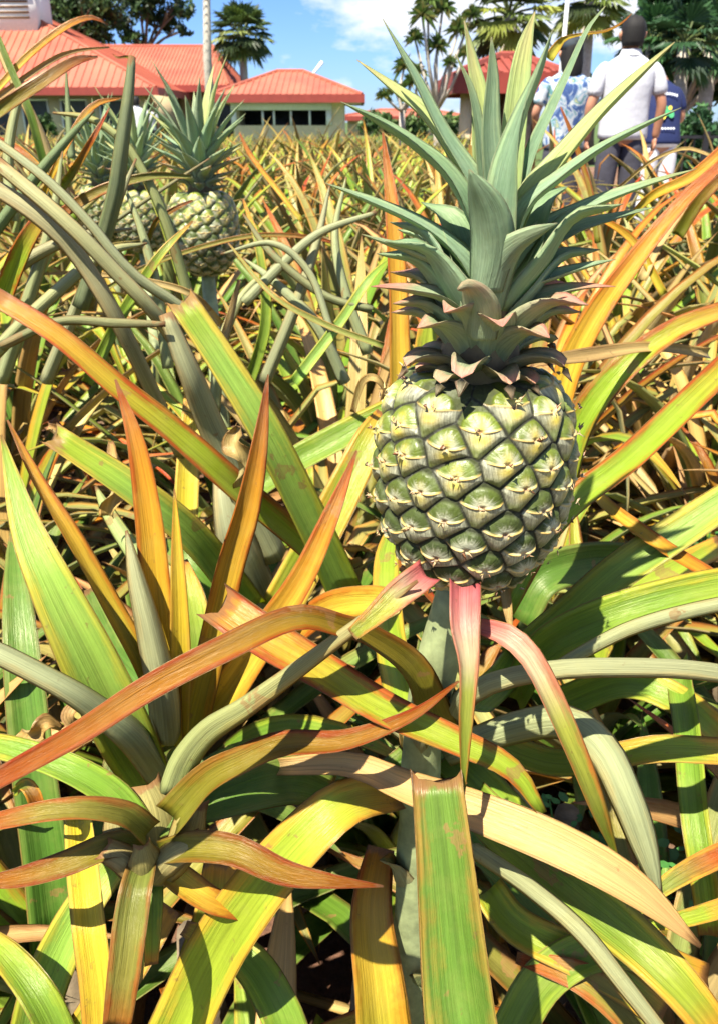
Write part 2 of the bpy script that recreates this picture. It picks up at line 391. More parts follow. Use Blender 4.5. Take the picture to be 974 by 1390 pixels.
# --- trimmed broad blade and bottom plant
tl(D_, [(650,1480,.44),(632,1380,.45),(620,1280,.455),(607,1160,.46),(596,1065,.47)], [110,108,98,84,74], 'deep_shade', roll=-14, fold=0.34, cut=True, wav=0.0, name='trimmed_leaf')
tl(D_, [(240,1420,.60),(290,1310,.58),(335,1235,.56),(395,1160,.55),(470,1092,.56),(540,1080,.60)], [90,88,84,78,66,40], 'yg', roll=-16, fold=0.2)
tl(D_, [(110,1110,.66),(116,1180,.62),(124,1260,.59),(134,1340,.58),(140,1440,.58)], [40,46,48,48,46], 'yellow', roll=15, fold=0.3)
tl(D_, [(520,1460,.66),(510,1350,.65),(500,1240,.66),(515,1150,.68)], [90,80,64,40], 'orange', roll=20)
tl(D_, [(240,1460,.70),(262,1340,.68),(290,1240,.68),(300,1170,.70)], [70,70,60,50], 'green', roll=10)
tl(D_, [(40,1470,.68),(60,1350,.66),(110,1240,.66),(160,1170,.68)], [70,66,56,40], 'bright', roll=-10)
tl(D_, [(90,1480,.62),(120,1400,.61),(180,1310,.62),(230,1230,.64)], [60,60,52,40], 'yg', roll=10)
tl(D_, [(680,1440,.62),(740,1330,.62),(830,1290,.62),(960,1330,.64)], [60,60,54,40], 'green', roll=10)
tl(D_, [(660,1210,.66),(700,1260,.64),(800,1310,.62),(900,1380,.60)], [50,54,54,40], 'yg', roll=-12)
tl(D_, [(400,1470,.62),(380,1380,.62),(330,1300,.64),(250,1260,.66)], [70,60,50,20], 'green', roll=12)
tl(D_, [(900,1470,.60),(860,1390,.60),(790,1330,.61),(700,1300,.63)], [60,56,44,16], 'olive', roll=12)
tl(D_, [(100,1470,.6),(60,1370,.6),(10,1300,.62),(-40,1260,.64)], [50,50,40,20], 'green', roll=12)
# --- low rosette B
tl(B_, [(222,1075,.555),(240,1030,.545),(275,988,.53),(334,952,.505),(410,899,.485),(500,834,.465),(566,788,.455)], [54,52,46,38,30,22,6], 'redtip', side='B', roll=-35, fold=0.35, seg=30)
tl(B_, [(240,1115,.555),(285,1065,.54),(329,1040,.53),(385,1016,.52),(470,1008,.505),(560,972,.50),(622,925,.50)], [60,54,48,44,34,20,4], 'rust', side='T', roll=-32, fold=0.32, seg=30)
tl(B_, [(198,1135,.55),(170,1112,.53),(120,1102,.51),(60,1105,.50),(-20,1120,.50)], [44,42,38,34,26], 'olive', roll=30, fold=0.3)
tl(B_, [(192,1150,.55),(150,1152,.54),(90,1175,.53),(20,1194,.53),(-50,1200,.53)], [36,40,38,28,8], 'rust', roll=22, fold=0.25)
tl(B_, [(218,1158,.55),(265,1152,.53),(320,1158,.52),(385,1186,.515),(450,1197,.515),(520,1203,.52)], [30,44,44,36,20,3], 'rust', roll=-14, fold=0.25)
tl(B_, [(214,1170,.56),(245,1195,.56),(285,1222,.56),(330,1238,.57)], [30,40,36,24], 'orange', roll=-10, fold=0.2)
tl(B_, [(198,1165,.55),(188,1200,.53),(180,1245,.52),(172,1310,.51),(160,1390,.51)], [34,46,50,48,40], 'olive', roll=8, fold=0.35)
tl(B_, [(192,1130,.56),(150,1080,.56),(80,1040,.56),(0,1015,.57),(-60,1010,.58)], [44,46,42,36,30], 'green', roll=18, fold=0.25)
tl(B_, [(206,1165,.57),(206,1230,.55),(205,1310,.54)], [26,30,20], 'green', roll=-20)
tl(B_, [(215,1120,.57),(300,1085,.58),(390,1060,.60),(450,1075,.62)], [40,60,70,50], 'dark', side='T', roll=-10)
# grey clasping bases left where the heart was cut
for pts, w, roll in (
    ([(206,1200,.57),(212,1150,.565),(206,1105,.565),(196,1070,.57)], [44,66,70,50], 0),
    ([(206,1200,.56),(232,1165,.552),(250,1128,.55),(262,1092,.555)], [30,52,56,40], 25),
    ([(204,1200,.56),(178,1165,.552),(166,1132,.55),(160,1100,.555)], [30,50,50,34], 25),
    ([(204,1196,.548),(216,1176,.54),(236,1158,.536),(262,1146,.536)], [30,44,44,40], 20),
    ([(204,1196,.548),(190,1180,.54),(170,1164,.536),(146,1152,.536)], [30,42,42,36], 20),
    ([(203,1200,.545),(201,1185,.538),(198,1168,.532),(194,1148,.53)], [36,50,46,24], 10)):
    tl(B_, pts, w, 'basal', side='B', roll=roll, fold=0.15, name='leaf_base', wav=0, cut=True)
# --- upright plant C
tl(Cp, [(232,1010,.72),(226,900,.68),(214,790,.66),(204,700,.65),(186,600,.645),(157,515,.65)], [46,46,44,40,26,3], 'orange', roll=-12, fold=0.35)
tl(Cp, [(256,1000,.73),(285,880,.69),(310,770,.665),(334,690,.655),(352,600,.65),(364,508,.655)], [44,44,42,38,24,2], 'orange', roll=14, fold=0.35)
tl(Cp, [(240,1000,.71),(244,900,.67),(243,820,.655),(240,740,.65),(237,664,.65)], [34,32,26,16,2], 'yellow', roll=5, fold=0.35)
tl(Cp, [(205,1060,.68),(170,990,.62),(125,900,.59),(75,800,.58),(35,710,.59),(2,590,.61)], [60,80,80,64,42,3], 'bright', roll=-8, fold=0.25, seg=28)
tl(Cp, [(222,1000,.70),(196,915,.655),(152,830,.64),(100,735,.63),(52,655,.63),(10,570,.64)], [34,36,32,28,20,3], 'orange', roll=-25, fold=0.4)
tl(Cp, [(234,1010,.69),(226,945,.645),(206,855,.63),(186,780,.63),(172,720,.64)], [50,48,40,26,4], 'grey', side='B', roll=15, fold=0.35)
tl(Cp, [(228,1050,.67),(190,1000,.60),(140,962,.57),(90,930,.55),(0,884,.54),(-60,860,.54)], [50,52,44,38,36,34], 'grey', side='B', roll=-28, fold=0.3)
tl(Cp, [(262,1010,.76),(310,940,.72),(370,850,.70),(412,785,.69),(450,700,.69),(484,612,.70)], [60,58,46,38,26,3], 'orange', roll=12, fold=0.35)
tl(Cp, [(240,1010,.76),(270,900,.76),(262,820,.77),(250,760,.79)], [40,44,40,10], 'green', roll=0)
tl(Cp, [(252,1010,.78),(300,920,.80),(340,870,.84),(370,840,.9)], [60,60,50,30], 'yg', roll=0)
tl(Cp, [(222,1010,.76),(190,930,.78),(150,880,.82),(120,800,.88)], [44,44,40,12], 'dark', roll=0)
tl(Cp, [(238,1000,.78),(232,880,.80),(205,790,.84),(150,700,.9),(130,660,.95)], [40,36,30,22,4], 'green', side='B', roll=0)
# --- broad cut leaves L
tl(L_, [(430,770,.92),(411,742,.86),(318,662,.76),(231,585,.72),(154,523,.70),(77,457,.69),(-10,402,.69)], [44,44,44,42,38,34,30], 'band', roll=-28, fold=0.25, seg=30)
tl(L_, [(462,800,.86),(421,712,.80),(362,592,.74),(308,502,.72),(248,412,.71)], [54,52,50,46,42], 'bright', roll=14, fold=0.3, cut=True)
tl(L_, [(380,760,.95),(300,600,.86),(262,510,.80),(226,425,.78)], [44,42,36,22], 'grey', side='B', roll=20, fold=0.2)
tl(L_, [(330,830,.90),(262,738,.80),(180,668,.75),(74,596,.73)], [56,54,50,40], 'bright', roll=-28, fold=0.35, cut=True)
tl(L_, [(370,850,1.0),(330,760,.92),(310,690,.90),(300,600,.92)], [60,60,44,20], 'grey', side='B', roll=0)
tl(L_, [(380,830,.95),(440,720,.96),(500,600,.98),(520,560,1.0)], [60,56,44,20], 'yg', roll=6)
tl(L_, [(300,700,1.0),(380,640,1.0),(470,590,1.0),(560,540,1.02)], [40,40,42,30], 'green', roll=-20)
tl(L_, [(350,900,.92),(300,800,.9),(260,760,.9),(210,740,.92)], [60,60,50,20], 'dark', roll=0)
tl(L_, [(250,780,.98),(255,640,1.0),(262,560,1.02),(258,500,1.05)], [36,34,30,6], 'yellow', roll=0)
for a in (([(330,660,.74),(326,625,.73),(318,600,.73),(322,578,.735)], [20,34,30,12]), ([(90,610,.75),(78,590,.74),(66,578,.74)], [18,24,10]),
          ([(150,700,.85),(158,640,.84),(150,600,.85)], [24,26,8]), ([(30,1010,.60),(62,985,.59),(84,990,.60)], [20,30,10]), ([(110,1010,.66),(96,970,.65),(120,950,.66)], [16,22,6])):
    tl(L_ if a[0][0][1] < 800 else Cp, a[0], a[1], 'straw', roll=15, wav=1.6, fold=.5, cut=True, name='dried_leaf_stub')
tl(Cp, [(20,1075,.62),(38,1068,.60),(52,1092,.60),(48,1112,.61)], [8,20,22,14], 'redtip', roll=0, wav=.5, fold=.5, cut=True, name='dried_leaf_stub')
# --- right plant
tl(R_, [(690,830,.66),(761,705,.66),(859,622,.68),(974,512,.72),(1060,430,.76)], [30,44,44,42,40], 'band', roll=-25, fold=0.3)
tl(R_, [(700,900,.72),(777,838,.68),(850,775,.66),(974,690,.66),(1080,620,.68)], [50,56,58,52,40], 'bright', roll=-22, fold=0.3)
tl(R_, [(700,950,.68),(740,885,.64),(833,838,.60),(974,800,.60),(1080,790,.62)], [40,54,60,56,44], 'green', roll=-18, fold=0.3)
tl(R_, [(735,920,.62),(780,890,.59),(860,850,.58),(974,820,.585),(1060,810,.59)], [18,20,22,22,20], 'grey', side='B', roll=10)
tl(R_, [(760,700,.85),(785,590,.82),(838,512,.80),(910,452,.80),(990,418,.80)], [44,44,42,34,26], 'band', roll=-20, fold=0.3)
tl(R_, [(740,640,.95),(770,510,.92),(808,430,.90),(864,350,.88),(930,270,.87),(990,212,.87)], [40,40,36,28,20,12], 'orange', roll=-12, fold=0.3)
tl(R_, [(790,640,.78),(813,680,.70),(870,725,.66),(910,752,.65),(974,790,.64),(1050,850,.64)], [10,20,24,24,22,18], 'orange', roll=30, fold=0.4)
tl(R_, [(546,650,.80),(541,520,.78),(539,400,.77),(532,290,.77),(519,180,.78)], [34,32,28,22,3], 'orange', roll=10, fold=0.3)
tl(R_, [(580,640,.95),(575,520,.93),(585,430,.92),(600,380,.93)], [40,38,30,8], 'yg', roll=0)
tl(R_, [(920,900,.80),(932,980,.72),(943,1100,.66),(955,1180,.64),(966,1270,.64)], [36,38,40,40,36], 'green', roll=12, fold=0.3)
tl(R_, [(830,1270,.58),(900,1205,.58),(960,1170,.59),(1010,1150,.60)], [6,24,32,32], 'redtip', roll=-10)
tl(R_, [(850,1260,.60),(920,1250,.60),(990,1230,.61)], [10,22,26], 'yg', roll=-10)
tl(R_, [(800,900,.9),(840,820,.88),(900,780,.9),(980,740,.95)], [50,44,36,30], 'yg', roll=-10)
tl(R_, [(760,960,.85),(850,930,.78),(930,960,.75),(1000,1020,.75)], [50,50,46,40], 'green', side='T', roll=20)
tl(R_, [(700,840,.95),(740,780,.95),(840,760,.98),(940,790,1.0)], [60,60,50,30], 'dark', roll=0)
tl(R_, [(960,480,.85),(880,472,.80),(800,482,.74),(735,492,.69),(718,500,.68)], [16,16,22,14,4], 'straw', roll=20, wav=.2)
tl(R_, [(480,560,.62),(492,520,.60),(510,515,.59),(528,540,.6)], [10,12,12,4], 'straw', roll=30, wav=.2)
# --- upper left
for a in (
 ([(95,275,1.0),(75,230,.98),(50,170,.96),(20,110,.95),(-5,50,.95)], [16,17,16,15,14], 'tan', 'B', 10),
 ([(-40,160,.9),(0,118,.9),(40,75,.9),(90,36,.9),(125,24,.91),(147,34,.92)], [12,11,11,10,7,2], 'orange', 'T', 20),
 ([(-20,165,.8),(0,150,.8),(53,115,.8),(101,84,.81),(133,77,.82)], [22,22,20,14,3], 'rust', 'T', 20),
 ([(-20,145,.9),(60,88,.9),(100,70,.9),(149,64,.91)], [9,8,6,2], 'straw', 'T', 0),
 ([(110,420,.9),(140,330,.87),(158,262,.84),(166,200,.82),(175,130,.81),(180,76,.81)], [26,26,25,22,17,11], 'dark', 'B', 12),
 ([(180,80,.81),(172,77,.812),(160,78,.815),(153,73,.82)], [7,4,3,1], 'rust', 'T', 0),
 ([(98,215,1.1),(94,170,1.1),(90,97,1.1)], [12,11,3], 'dark', 'B', 0),
 ([(262,420,1.05),(225,300,1.0),(190,225,.98),(160,185,.97),(120,160,.97),(72,153,.98)], [18,16,14,13,10,3], 'green', 'B', 0),
 ([(62,230,.9),(40,150,.88),(20,105,.88),(-5,45,.88)], [13,12,11,9], 'dark', 'T', 0),
 ([(335,560,1.0),(270,440,.87),(180,370,.82),(120,300,.80),(60,240,.79),(-20,180,.79)], [18,18,17,16,15,14], 'grey', 'B', 15),
 ([(300,580,1.0),(230,450,.82),(150,360,.77),(80,290,.75),(-10,215,.75)], [20,22,24,24,22], 'grey', 'B', -15),
 ([(250,620,1.0),(180,470,.83),(110,350,.78),(50,290,.76),(-20,245,.76)], [22,26,28,28,26], 'grey', 'B', 20),
 ([(80,260,.95),(100,232,.9),(125,190,.88),(149,146,.88)], [14,12,9,2], 'redtip', 'T', 0),
 ([(40,320,.95),(70,240,.9),(120,150,.9),(168,132,.9)], [9,9,10,2], 'orange', 'T', 10),
 ([(0,420,.9),(30,340,.86),(60,290,.85)], [30,28,20], 'band', 'T', 10),
 ([(260,240,1.0),(200,240,.98),(130,262,.97),(70,300,.97)], [6,12,16,16], 'olive', 'T', 10),
 ([(0,470,.8),(80,436,.78),(160,438,.77),(225,440,.77)], [16,15,15,8], 'olive', 'B', 10)):
    tl(T_, a[0], [q*.95 for q in a[1]], a[2], side=a[3], roll=a[4])
for a in (
 ([(60,520,.95),(110,400,.9),(150,300,.88),(185,215,.88)], [20,18,14,3], 'grey', 'B', 12),
 ([(0,520,.95),(40,400,.9),(70,300,.88),(85,205,.88)], [22,20,15,3], 'grey', 'B', -12),
 ([(230,500,1.0),(215,400,.98),(195,320,.97),(168,250,.97)], [18,17,13,3], 'grey', 'B', 12),
 ([(120,520,1.0),(165,430,.98),(215,350,.97),(262,300,.98)], [18,17,13,3], 'green', 'T', 12),
 ([(-20,400,.9),(40,350,.88),(110,320,.88),(180,310,.9)], [20,19,14,3], 'grey', 'B', 12),
 ([(-20,330,.9),(40,250,.88),(90,190,.88),(128,150,.9)], [18,17,12,3], 'dark', 'B', 12),
 ([(20,300,.9),(12,220,.9),(22,150,.9),(40,110,.91)], [18,16,12,3], 'grey', 'B', 12),
 ([(-10,480,.86),(60,410,.84),(140,345,.84),(200,330,.86)], [22,20,16,3], 'grey', 'B', 12),
 ([(100,300,1.0),(60,240,1.0),(20,200,1.0),(-30,180,1.0)], [16,15,12,6], 'redtip', 'T', 12)):
    tl(T_, a[0], a[1], a[2], side=a[3], roll=a[4])
for a in (
 ([(360,520,1.05),(400,420,1.02),(430,330,1.02),(448,250,1.04)], [20,18,13,3], 'grey', 'B', 12),
 ([(470,520,1.05),(430,440,1.02),(370,380,1.02),(330,350,1.04)], [20,18,13,3], 'grey', 'B', 12),
 ([(330,540,1.1),(360,440,1.08),(352,340,1.08),(330,270,1.1)], [18,17,12,3], 'green', 'T', 12),
 ([(500,480,1.1),(470,400,1.08),(455,320,1.08),(470,240,1.1)], [18,16,12,3], 'grey', 'B', 12),
 ([(400,520,1.0),(460,440,1.0),(500,380,1.0),(530,350,1.02)], [18,16,12,3], 'bright', 'T', 12),
 ([(290,560,1.1),(300,470,1.08),(330,400,1.08),(385,350,1.1)], [18,17,12,3], 'grey', 'B', 12)):
    tl(S_, a[0], a[1], a[2], side=a[3], roll=a[4])
# --- thin ones in the middle
for a in (
 ([(130,400,1.15),(213,356,1.15),(324,323,1.15),(400,320,1.17),(460,330,1.2)], [8,9,9,8,4], 'olive', 'T', 10),
 ([(120,330,1.15),(152,303,1.15),(213,262,1.15),(285,215,1.17)], [8,8,7,3], 'olive', 'B', 10),
 ([(200,330,1.25),(213,300,1.22),(240,282,1.22),(262,272,1.23)], [8,9,8,3], 'rust', 'T', 0),
 ([(330,410,1.0),(385,355,1.0),(436,314,1.0),(510,288,1.03)], [22,20,16,8], 'grey', 'B', 20),
 ([(262,430,1.3),(235,340,1.29),(215,280,1.28),(195,235,1.28),(180,200,1.29)], [18,18,18,14,4], 'bright', 'T', 10),
 ([(450,450,.95),(420,370,.95),(370,330,.95),(300,345,.98)], [14,14,12,4], 'grey', 'B', 10),
 ([(300,440,1.0),(250,395,.95),(130,372,.92),(50,372,.9)], [14,13,10,3], 'tan', 'T', 10),
 ([(505,420,1.0),(440,400,1.0),(370,345,1.0),(330,290,1.02)], [16,16,14,4], 'olive', 'B', 10),
 ([(520,470,.9),(440,440,.9),(370,400,.9),(310,330,.92)], [12,12,10,3], 'grey', 'T', 10),
 ([(410,300,1.3),(370,250,1.3),(340,210,1.3),(325,180,1.3)], [9,9,8,3], 'orange', 'T', 10),
 ([(300,470,1.0),(312,430,1.0),(325,380,1.0)], [14,14,6], 'straw', 'T', 10)):
    tl(S_, a[0], [q*.8 for q in a[1]], a[2], side=a[3], roll=a[4])
# --- right edge oranges
for a in (
 ([(850,300,1.0),(886,266,.95),(939,240,.92),(990,196,.9)], [6,14,17,18], 'orange', 'T', 20),
 ([(920,320,.95),(953,268,.92),(1000,225,.9)], [18,18,12], 'rust', 'T', 10),
 ([(820,268,1.1),(841,253,1.05),(883,219,1.0),(925,202,.97),(953,207,.96),(985,222,.95)], [2,4,5,5,5,4], 'straw', 'T', 10),
 ([(744,80,.62),(759,59,.615),(770,51,.61),(793,46,.61),(821,42,.61),(843,31,.61),(857,18,.61)], [16,12,6,4,4,3,1], 'orange', 'T', 10),
 ([(810,330,1.2),(800,260,1.2),(778,190,1.2),(760,145,1.2)], [9,8,7,2], 'rust', 'T', 10),
 ([(870,380,1.0),(900,320,1.0),(940,270,1.0),(990,240,1.0)], [14,14,12,8], 'straw', 'T', 10),
 ([(900,400,1.0),(860,330,1.0),(820,300,1.0),(780,290,1.02)], [12,12,8,2], 'orange', 'T', 10)):
    tl(O_, a[0], a[1], a[2], side=a[3], roll=a[4])

# stalk of the near fruit
st = MB(); base = P(572, 1010, .60); top = FC + Vector((0, 0, -FH/2+0.006))
mpt = P(592, 900, .555)
wv = Vector(main.location)
pts = [Vector((wv.x, wv.y, 0.0)), Vector((wv.x, wv.y, 0.25)), base, (base+mpt)/2+Vector((0,0,.004)), mpt, top]
pts = [Vector(q) for q in catmull(pts, 24)]
st.tube([p-wv for p in pts], [0.022 - 0.0075*min(1, i/18) + 0.001*(i % 3 == 0) for i in range(25)], 14)
M_STALK = simple('stalk_skin', (0.24, 0.28, 0.13), 0.6, 60, 0.4, 0.001)
st.build('stalk', M_STALK, main)

for i in range(9):
    q = pts[8+int(i*1.7)]; az = i*R(137.5)+.4; o = Vector((math.cos(az), math.sin(az), 0)); b = q-wv
    L = random.uniform(.04, .065)
    g = leaf_geo([b+o*.010, b+o*.019+Vector((0, 0, L*.35)), b+o*.024+Vector((0, 0, L*.75)), b+o*.036+Vector((0, 0, L))], [.026, .030, .018, .001], lambda p, t, o=o: -o+Vector((0, 0, .3)), random.choice(['grey', 'olive', 'straw']), seg=8, M=6, fold=.5, th=.0016)
    geo_object('stalk_leaf', [g], main)
# ------------------------------------------------------------------ fruit
def fruit_mesh(NT_=560, NZ=420, NE=108, seed=3, FR=FR, FH=FH, low=False):
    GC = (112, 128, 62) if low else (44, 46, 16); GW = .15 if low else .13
    rs = np.random.RandomState(seed)
    pt = [0, .03, .08, .16, .28, .42, .56, .70, .82, .91, .97, 1.0]
    pr = [.30, .47, .62, .76, .90, .98, 1.0, .985, .94, .86, .74, .60]
    tt = np.linspace(0, 1, NZ)
    # smooth profile
    rr = np.interp(tt, pt, pr); k = max(3, NZ//14); ker = np.hanning(k); ker /= ker.sum()
    rr = np.convolve(np.pad(rr, k, mode='edge'), ker, 'same')[k:-k]*FR
    z = (tt-0.5)*FH
    ds = np.sqrt(np.diff(rr)**2+np.diff(z)**2); s = np.concatenate([[0], np.cumsum(ds)])
    area = np.concatenate([[0], np.cumsum((rr[1:]+rr[:-1])/2*ds)]); area /= area[-1]
    n = np.arange(NE); es = np.interp((n+0.5)/NE, area, s); et = np.interp(es, s, tt)
    ea = n*R(137.508)+rs.uniform(-.06, .06, NE)+0.4; es = es+rs.uniform(-.0013, .0013, NE)
    sp = math.sqrt(2*PI*np.trapz(rr, s)/NE)
    th = np.linspace(0, 2*PI, NT_, endpoint=False)
    TH, SS = np.meshgrid(th, s); RR = np.repeat(rr[:, None], NT_, 1)
    d1 = np.full(TH.shape, 9.0); d2 = d1.copy(); ci = np.zeros(TH.shape, int)
    for i in range(NE):
        da = (TH-ea[i]+PI) % (2*PI)-PI
        re = np.interp(es[i], s, rr)
        d = np.sqrt((da*(RR+re)/2)**2+(SS-es[i])**2)+0.26*(SS-es[i])
        m = d < d1; d2 = np.where(m, d1, np.minimum(d2, d)); ci = np.where(m, i, ci); d1 = np.where(m, d, d1)
    a = sp*0.52; 
    da = (TH-ea[ci]+PI) % (2*PI)-PI
    p = da*RR/a; q = (SS-es[ci])/a+.22; e = (d2-d1)/sp
    ss = lambda x, a0, b0: (lambda t: t*t*(3-2*t))(np.clip((x-a0)/(b0-a0), 0, 1))
    dome = 1-(1-np.clip(e/0.85, 0, 1))**2.6
    qb = -0.10+0.20*p*p
    below = ss(qb-q, -0.03, 0.06)
    line = np.exp(-((q-qb)/0.05)**2)*(np.abs(p) > 0.10)
    rad = np.sqrt(p*p+(q+0.08)**2)
    pit = np.exp(-((p/0.16)**2+((q+.10)/0.12)**2))
    ph = rs.uniform(0, 6, (NE, 6)); ang = np.arctan2(q+0.08, p)
    str_ = sum(np.sin(ang*kk+ph[ci, j]) for j, kk in enumerate((7, 13, 21, 31, 43, 57)))/6
    disp = 0.0036*dome*(1-.20*below) + 0.0009*below*ss(e, .05, .3) + 0.0012*line*ss(e, .05, .3) - 0.0016*pit - 0.0004*(1-below)*np.abs(str_)
    # pigments
    f = et[ci]
    def cc(c, kk=.62): return np.array(lin(c, kk))[None, None, :]
    g_low, g_hi = cc((72, 90, 18), .45), cc((128, 146, 44), .48)
    T = ss(f, .35, .9)[..., None]
    green = g_low*(1-T)+g_hi*T
    hv = (0.72+0.45*rs.rand(NE))[ci]
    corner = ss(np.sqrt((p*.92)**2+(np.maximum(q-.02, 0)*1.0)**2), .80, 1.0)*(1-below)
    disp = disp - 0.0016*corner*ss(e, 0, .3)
    halo = ss(0.74*hv-rad+0.26*str_, 0.0, 0.45)[..., None]*(0.85+0.1*T)
    hc = cc((210, 212, 180), .54); yellow = cc((232, 208, 66)); cream = cc((232, 204, 152))
    colr = green*(1-halo)+hc*halo
    yel = (ss(f, .5, .85)*np.exp(-((p/.25)**2+((q-.15)/.35)**2)))[..., None]*0.8; colr = colr*(1-yel)+yellow*yel
    br = cc((200, 200, 166), .48); st2 = (0.78+0.3*np.sin(p*26+ph[ci, 0])*0.5+0.22*np.sin(p*47+q*9+ph[ci, 1]))[..., None]
    brc = br*np.clip(st2, .5, 1.25)
    lg = ss(-q, .55, 1.05)[..., None]*(0.7); brc = brc*(1-lg)+green*1.1*lg
    y2 = (ss(f, .45, .8)*np.exp(-(p/.45)**2-((q+.45)/.3)**2))[..., None]*.85; brc = brc*(1-y2)+yellow*y2
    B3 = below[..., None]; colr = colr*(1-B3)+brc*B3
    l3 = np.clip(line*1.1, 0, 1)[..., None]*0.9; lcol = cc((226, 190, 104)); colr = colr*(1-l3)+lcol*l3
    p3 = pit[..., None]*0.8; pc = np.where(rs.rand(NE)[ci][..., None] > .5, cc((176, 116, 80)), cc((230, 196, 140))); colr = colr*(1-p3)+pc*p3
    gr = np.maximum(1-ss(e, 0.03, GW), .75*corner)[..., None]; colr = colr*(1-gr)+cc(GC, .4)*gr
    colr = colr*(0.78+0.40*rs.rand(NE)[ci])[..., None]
    # geometry
    dr = np.gradient(rr, s); nz = -dr; nr_ = np.sqrt(np.clip(1-dr**2, 0.02, 1))
    ROUT = RR+disp*nr_[:, None]; ZZ = z[:, None]+disp*nz[:, None]
    X = ROUT*np.cos(TH); Y = ROUT*np.sin(TH)
    V = np.stack([X, Y, ZZ], -1).reshape(-1, 3)
    ii, jj = np.meshgrid(np.arange(NZ-1), np.arange(NT_), indexing='ij'); j2 = (jj+1) % NT_
    F = np.stack([ii*NT_+jj, ii*NT_+j2, (ii+1)*NT_+j2, (ii+1)*NT_+jj], -1).reshape(-1, 4)
    nv = len(V); V = np.vstack([V, [[0, 0, z[0]-.002], [0, 0, z[-1]+.004]]])
    CC = np.vstack([colr.reshape(-1, 3), cc((60, 60, 30)).reshape(1, 3), cc((60, 50, 30)).reshape(1, 3)])
    F = [tuple(x) for x in F.tolist()]
    F += [(nv, (j+1) % NT_, j) for j in range(NT_)]; o = (NZ-1)*NT_
    F += [(nv+1, o+j, o+(j+1) % NT_) for j in range(NT_)]
    V = V.tolist(); CC = CC.tolist()
    # dry papery spikes at the middle of every eye
    for i in range(NE):
        re = np.interp(es[i], s, rr); zi = np.interp(es[i], s, z); A_ = ea[i]
        rad_v = Vector((math.cos(A_), math.sin(A_), 0)); tan = Vector((-math.sin(A_), math.cos(A_), 0)); slope = np.interp(es[i], s, dr)
        nrm = (rad_v*math.sqrt(max(.05, 1-slope**2))+Vector((0, 0, -slope))).normalized(); upv = nrm.cross(tan)*-1
        if upv.z < 0: upv = -upv
        for _ in range(1 if low else 3):
            x0 = random.uniform(-.25, .25)*a; y0 = (-0.22+random.uniform(-.08, .04))*a
            b0 = rad_v*re+Vector((0, 0, zi))+tan*x0+upv*y0+nrm*0.0062
            L = random.uniform(.0020, .0050); w_ = random.uniform(.0006, .0018)
            dirv = (upv*random.uniform(-.5, 1.0)+tan*random.uniform(-.6, .6)+nrm*random.uniform(.25, .7)).normalized()
            sd = dirv.cross(nrm).normalized()
            c_ = random.choice([(206, 168, 116), (226, 196, 150), (158, 108, 70), (234, 208, 130)])
            k0 = len(V)
            for pp in (b0+sd*w_, b0-sd*w_, b0+nrm*w_*.5, b0+dirv*L*.6+sd*w_*.5, b0+dirv*L*.6-sd*w_*.5, b0+dirv*L):
                V.append(tuple(pp)); CC.append(lin(c_))
            F += [(k0, k0+1, k0+4, k0+3), (k0+3, k0+4, k0+5), (k0, k0+3, k0+2), (k0+2, k0+3, k0+5), (k0+1, k0+2, k0+4), (k0+4, k0+2, k0+5)]
    me = bpy.data.meshes.new('fruit'); me.from_pydata(V, [], F)
    me.polygons.foreach_set('use_smooth', [True]*len(F))
    ca = me.color_attributes.new('tint', 'FLOAT_COLOR', 'POINT')
    x = np.hstack([np.clip(np.array(CC, np.float32), 0, 1), np.ones((len(CC), 1), np.float32)]); ca.data.foreach_set('color', x.ravel().astype(np.float32))
    me.update(); return me

def fruit_material():
    m, nt, out = new_mat('fruit_skin'); N = NT(nt)
    a = N.n('ShaderNodeAttribute', attribute_name='tint'); tc = N.n('ShaderNodeTexCoord')
    n1 = N.n('ShaderNodeTexNoise', i_Scale=420.0, i_Detail=4.0, i_Roughness=0.7); N.l(tc.outputs['Object'], n1.inputs['Vector'])
    n2 = N.n('ShaderNodeTexNoise', i_Scale=110.0, i_Detail=5.0, i_Roughness=0.65); N.l(tc.outputs['Object'], n2.inputs['Vector'])
    sc = N.math('ADD', N.math('MULTIPLY', n1.outputs[0], 0.9), N.math('ADD', N.math('MULTIPLY', n2.outputs[0], 0.7), 0.2))
    vm = N.n('ShaderNodeVectorMath', operation='SCALE'); N.l(a.outputs[0], vm.inputs[0]); N.l(sc, vm.inputs[3])
    wax = N.ramp(n2.outputs[0], [(0.52, 0.0), (0.72, 0.16)])
    base = N.mix(wax, vm.outputs[0], (0.42, 0.44, 0.34))
    bs = N.n('ShaderNodeBsdfPrincipled'); N.l(base, bs.inputs['Base Color'])
    bw = N.n('ShaderNodeRGBToBW'); N.l(a.outputs[0], bw.inputs[0])
    N.l(N.ramp(bw.outputs[0], [(0.0, .9), (.04, .85), (.085, .36), (.4, .8)]), bs.inputs['Roughness'])
    b = N.n('ShaderNodeBump', i_Strength=0.5, i_Distance=0.0006); N.l(n1.outputs[0], b.inputs['Height']); N.l(b.outputs[0], bs.inputs['Normal'])
    N.l(bs.outputs[0], out.inputs[0]); return m
M_FRUIT = fruit_material()
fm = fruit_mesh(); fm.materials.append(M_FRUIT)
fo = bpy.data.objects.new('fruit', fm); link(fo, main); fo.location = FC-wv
fm_low = fruit_mesh(200, 150, 112, 5, low=True); fm_low.materials.append(M_FRUIT)

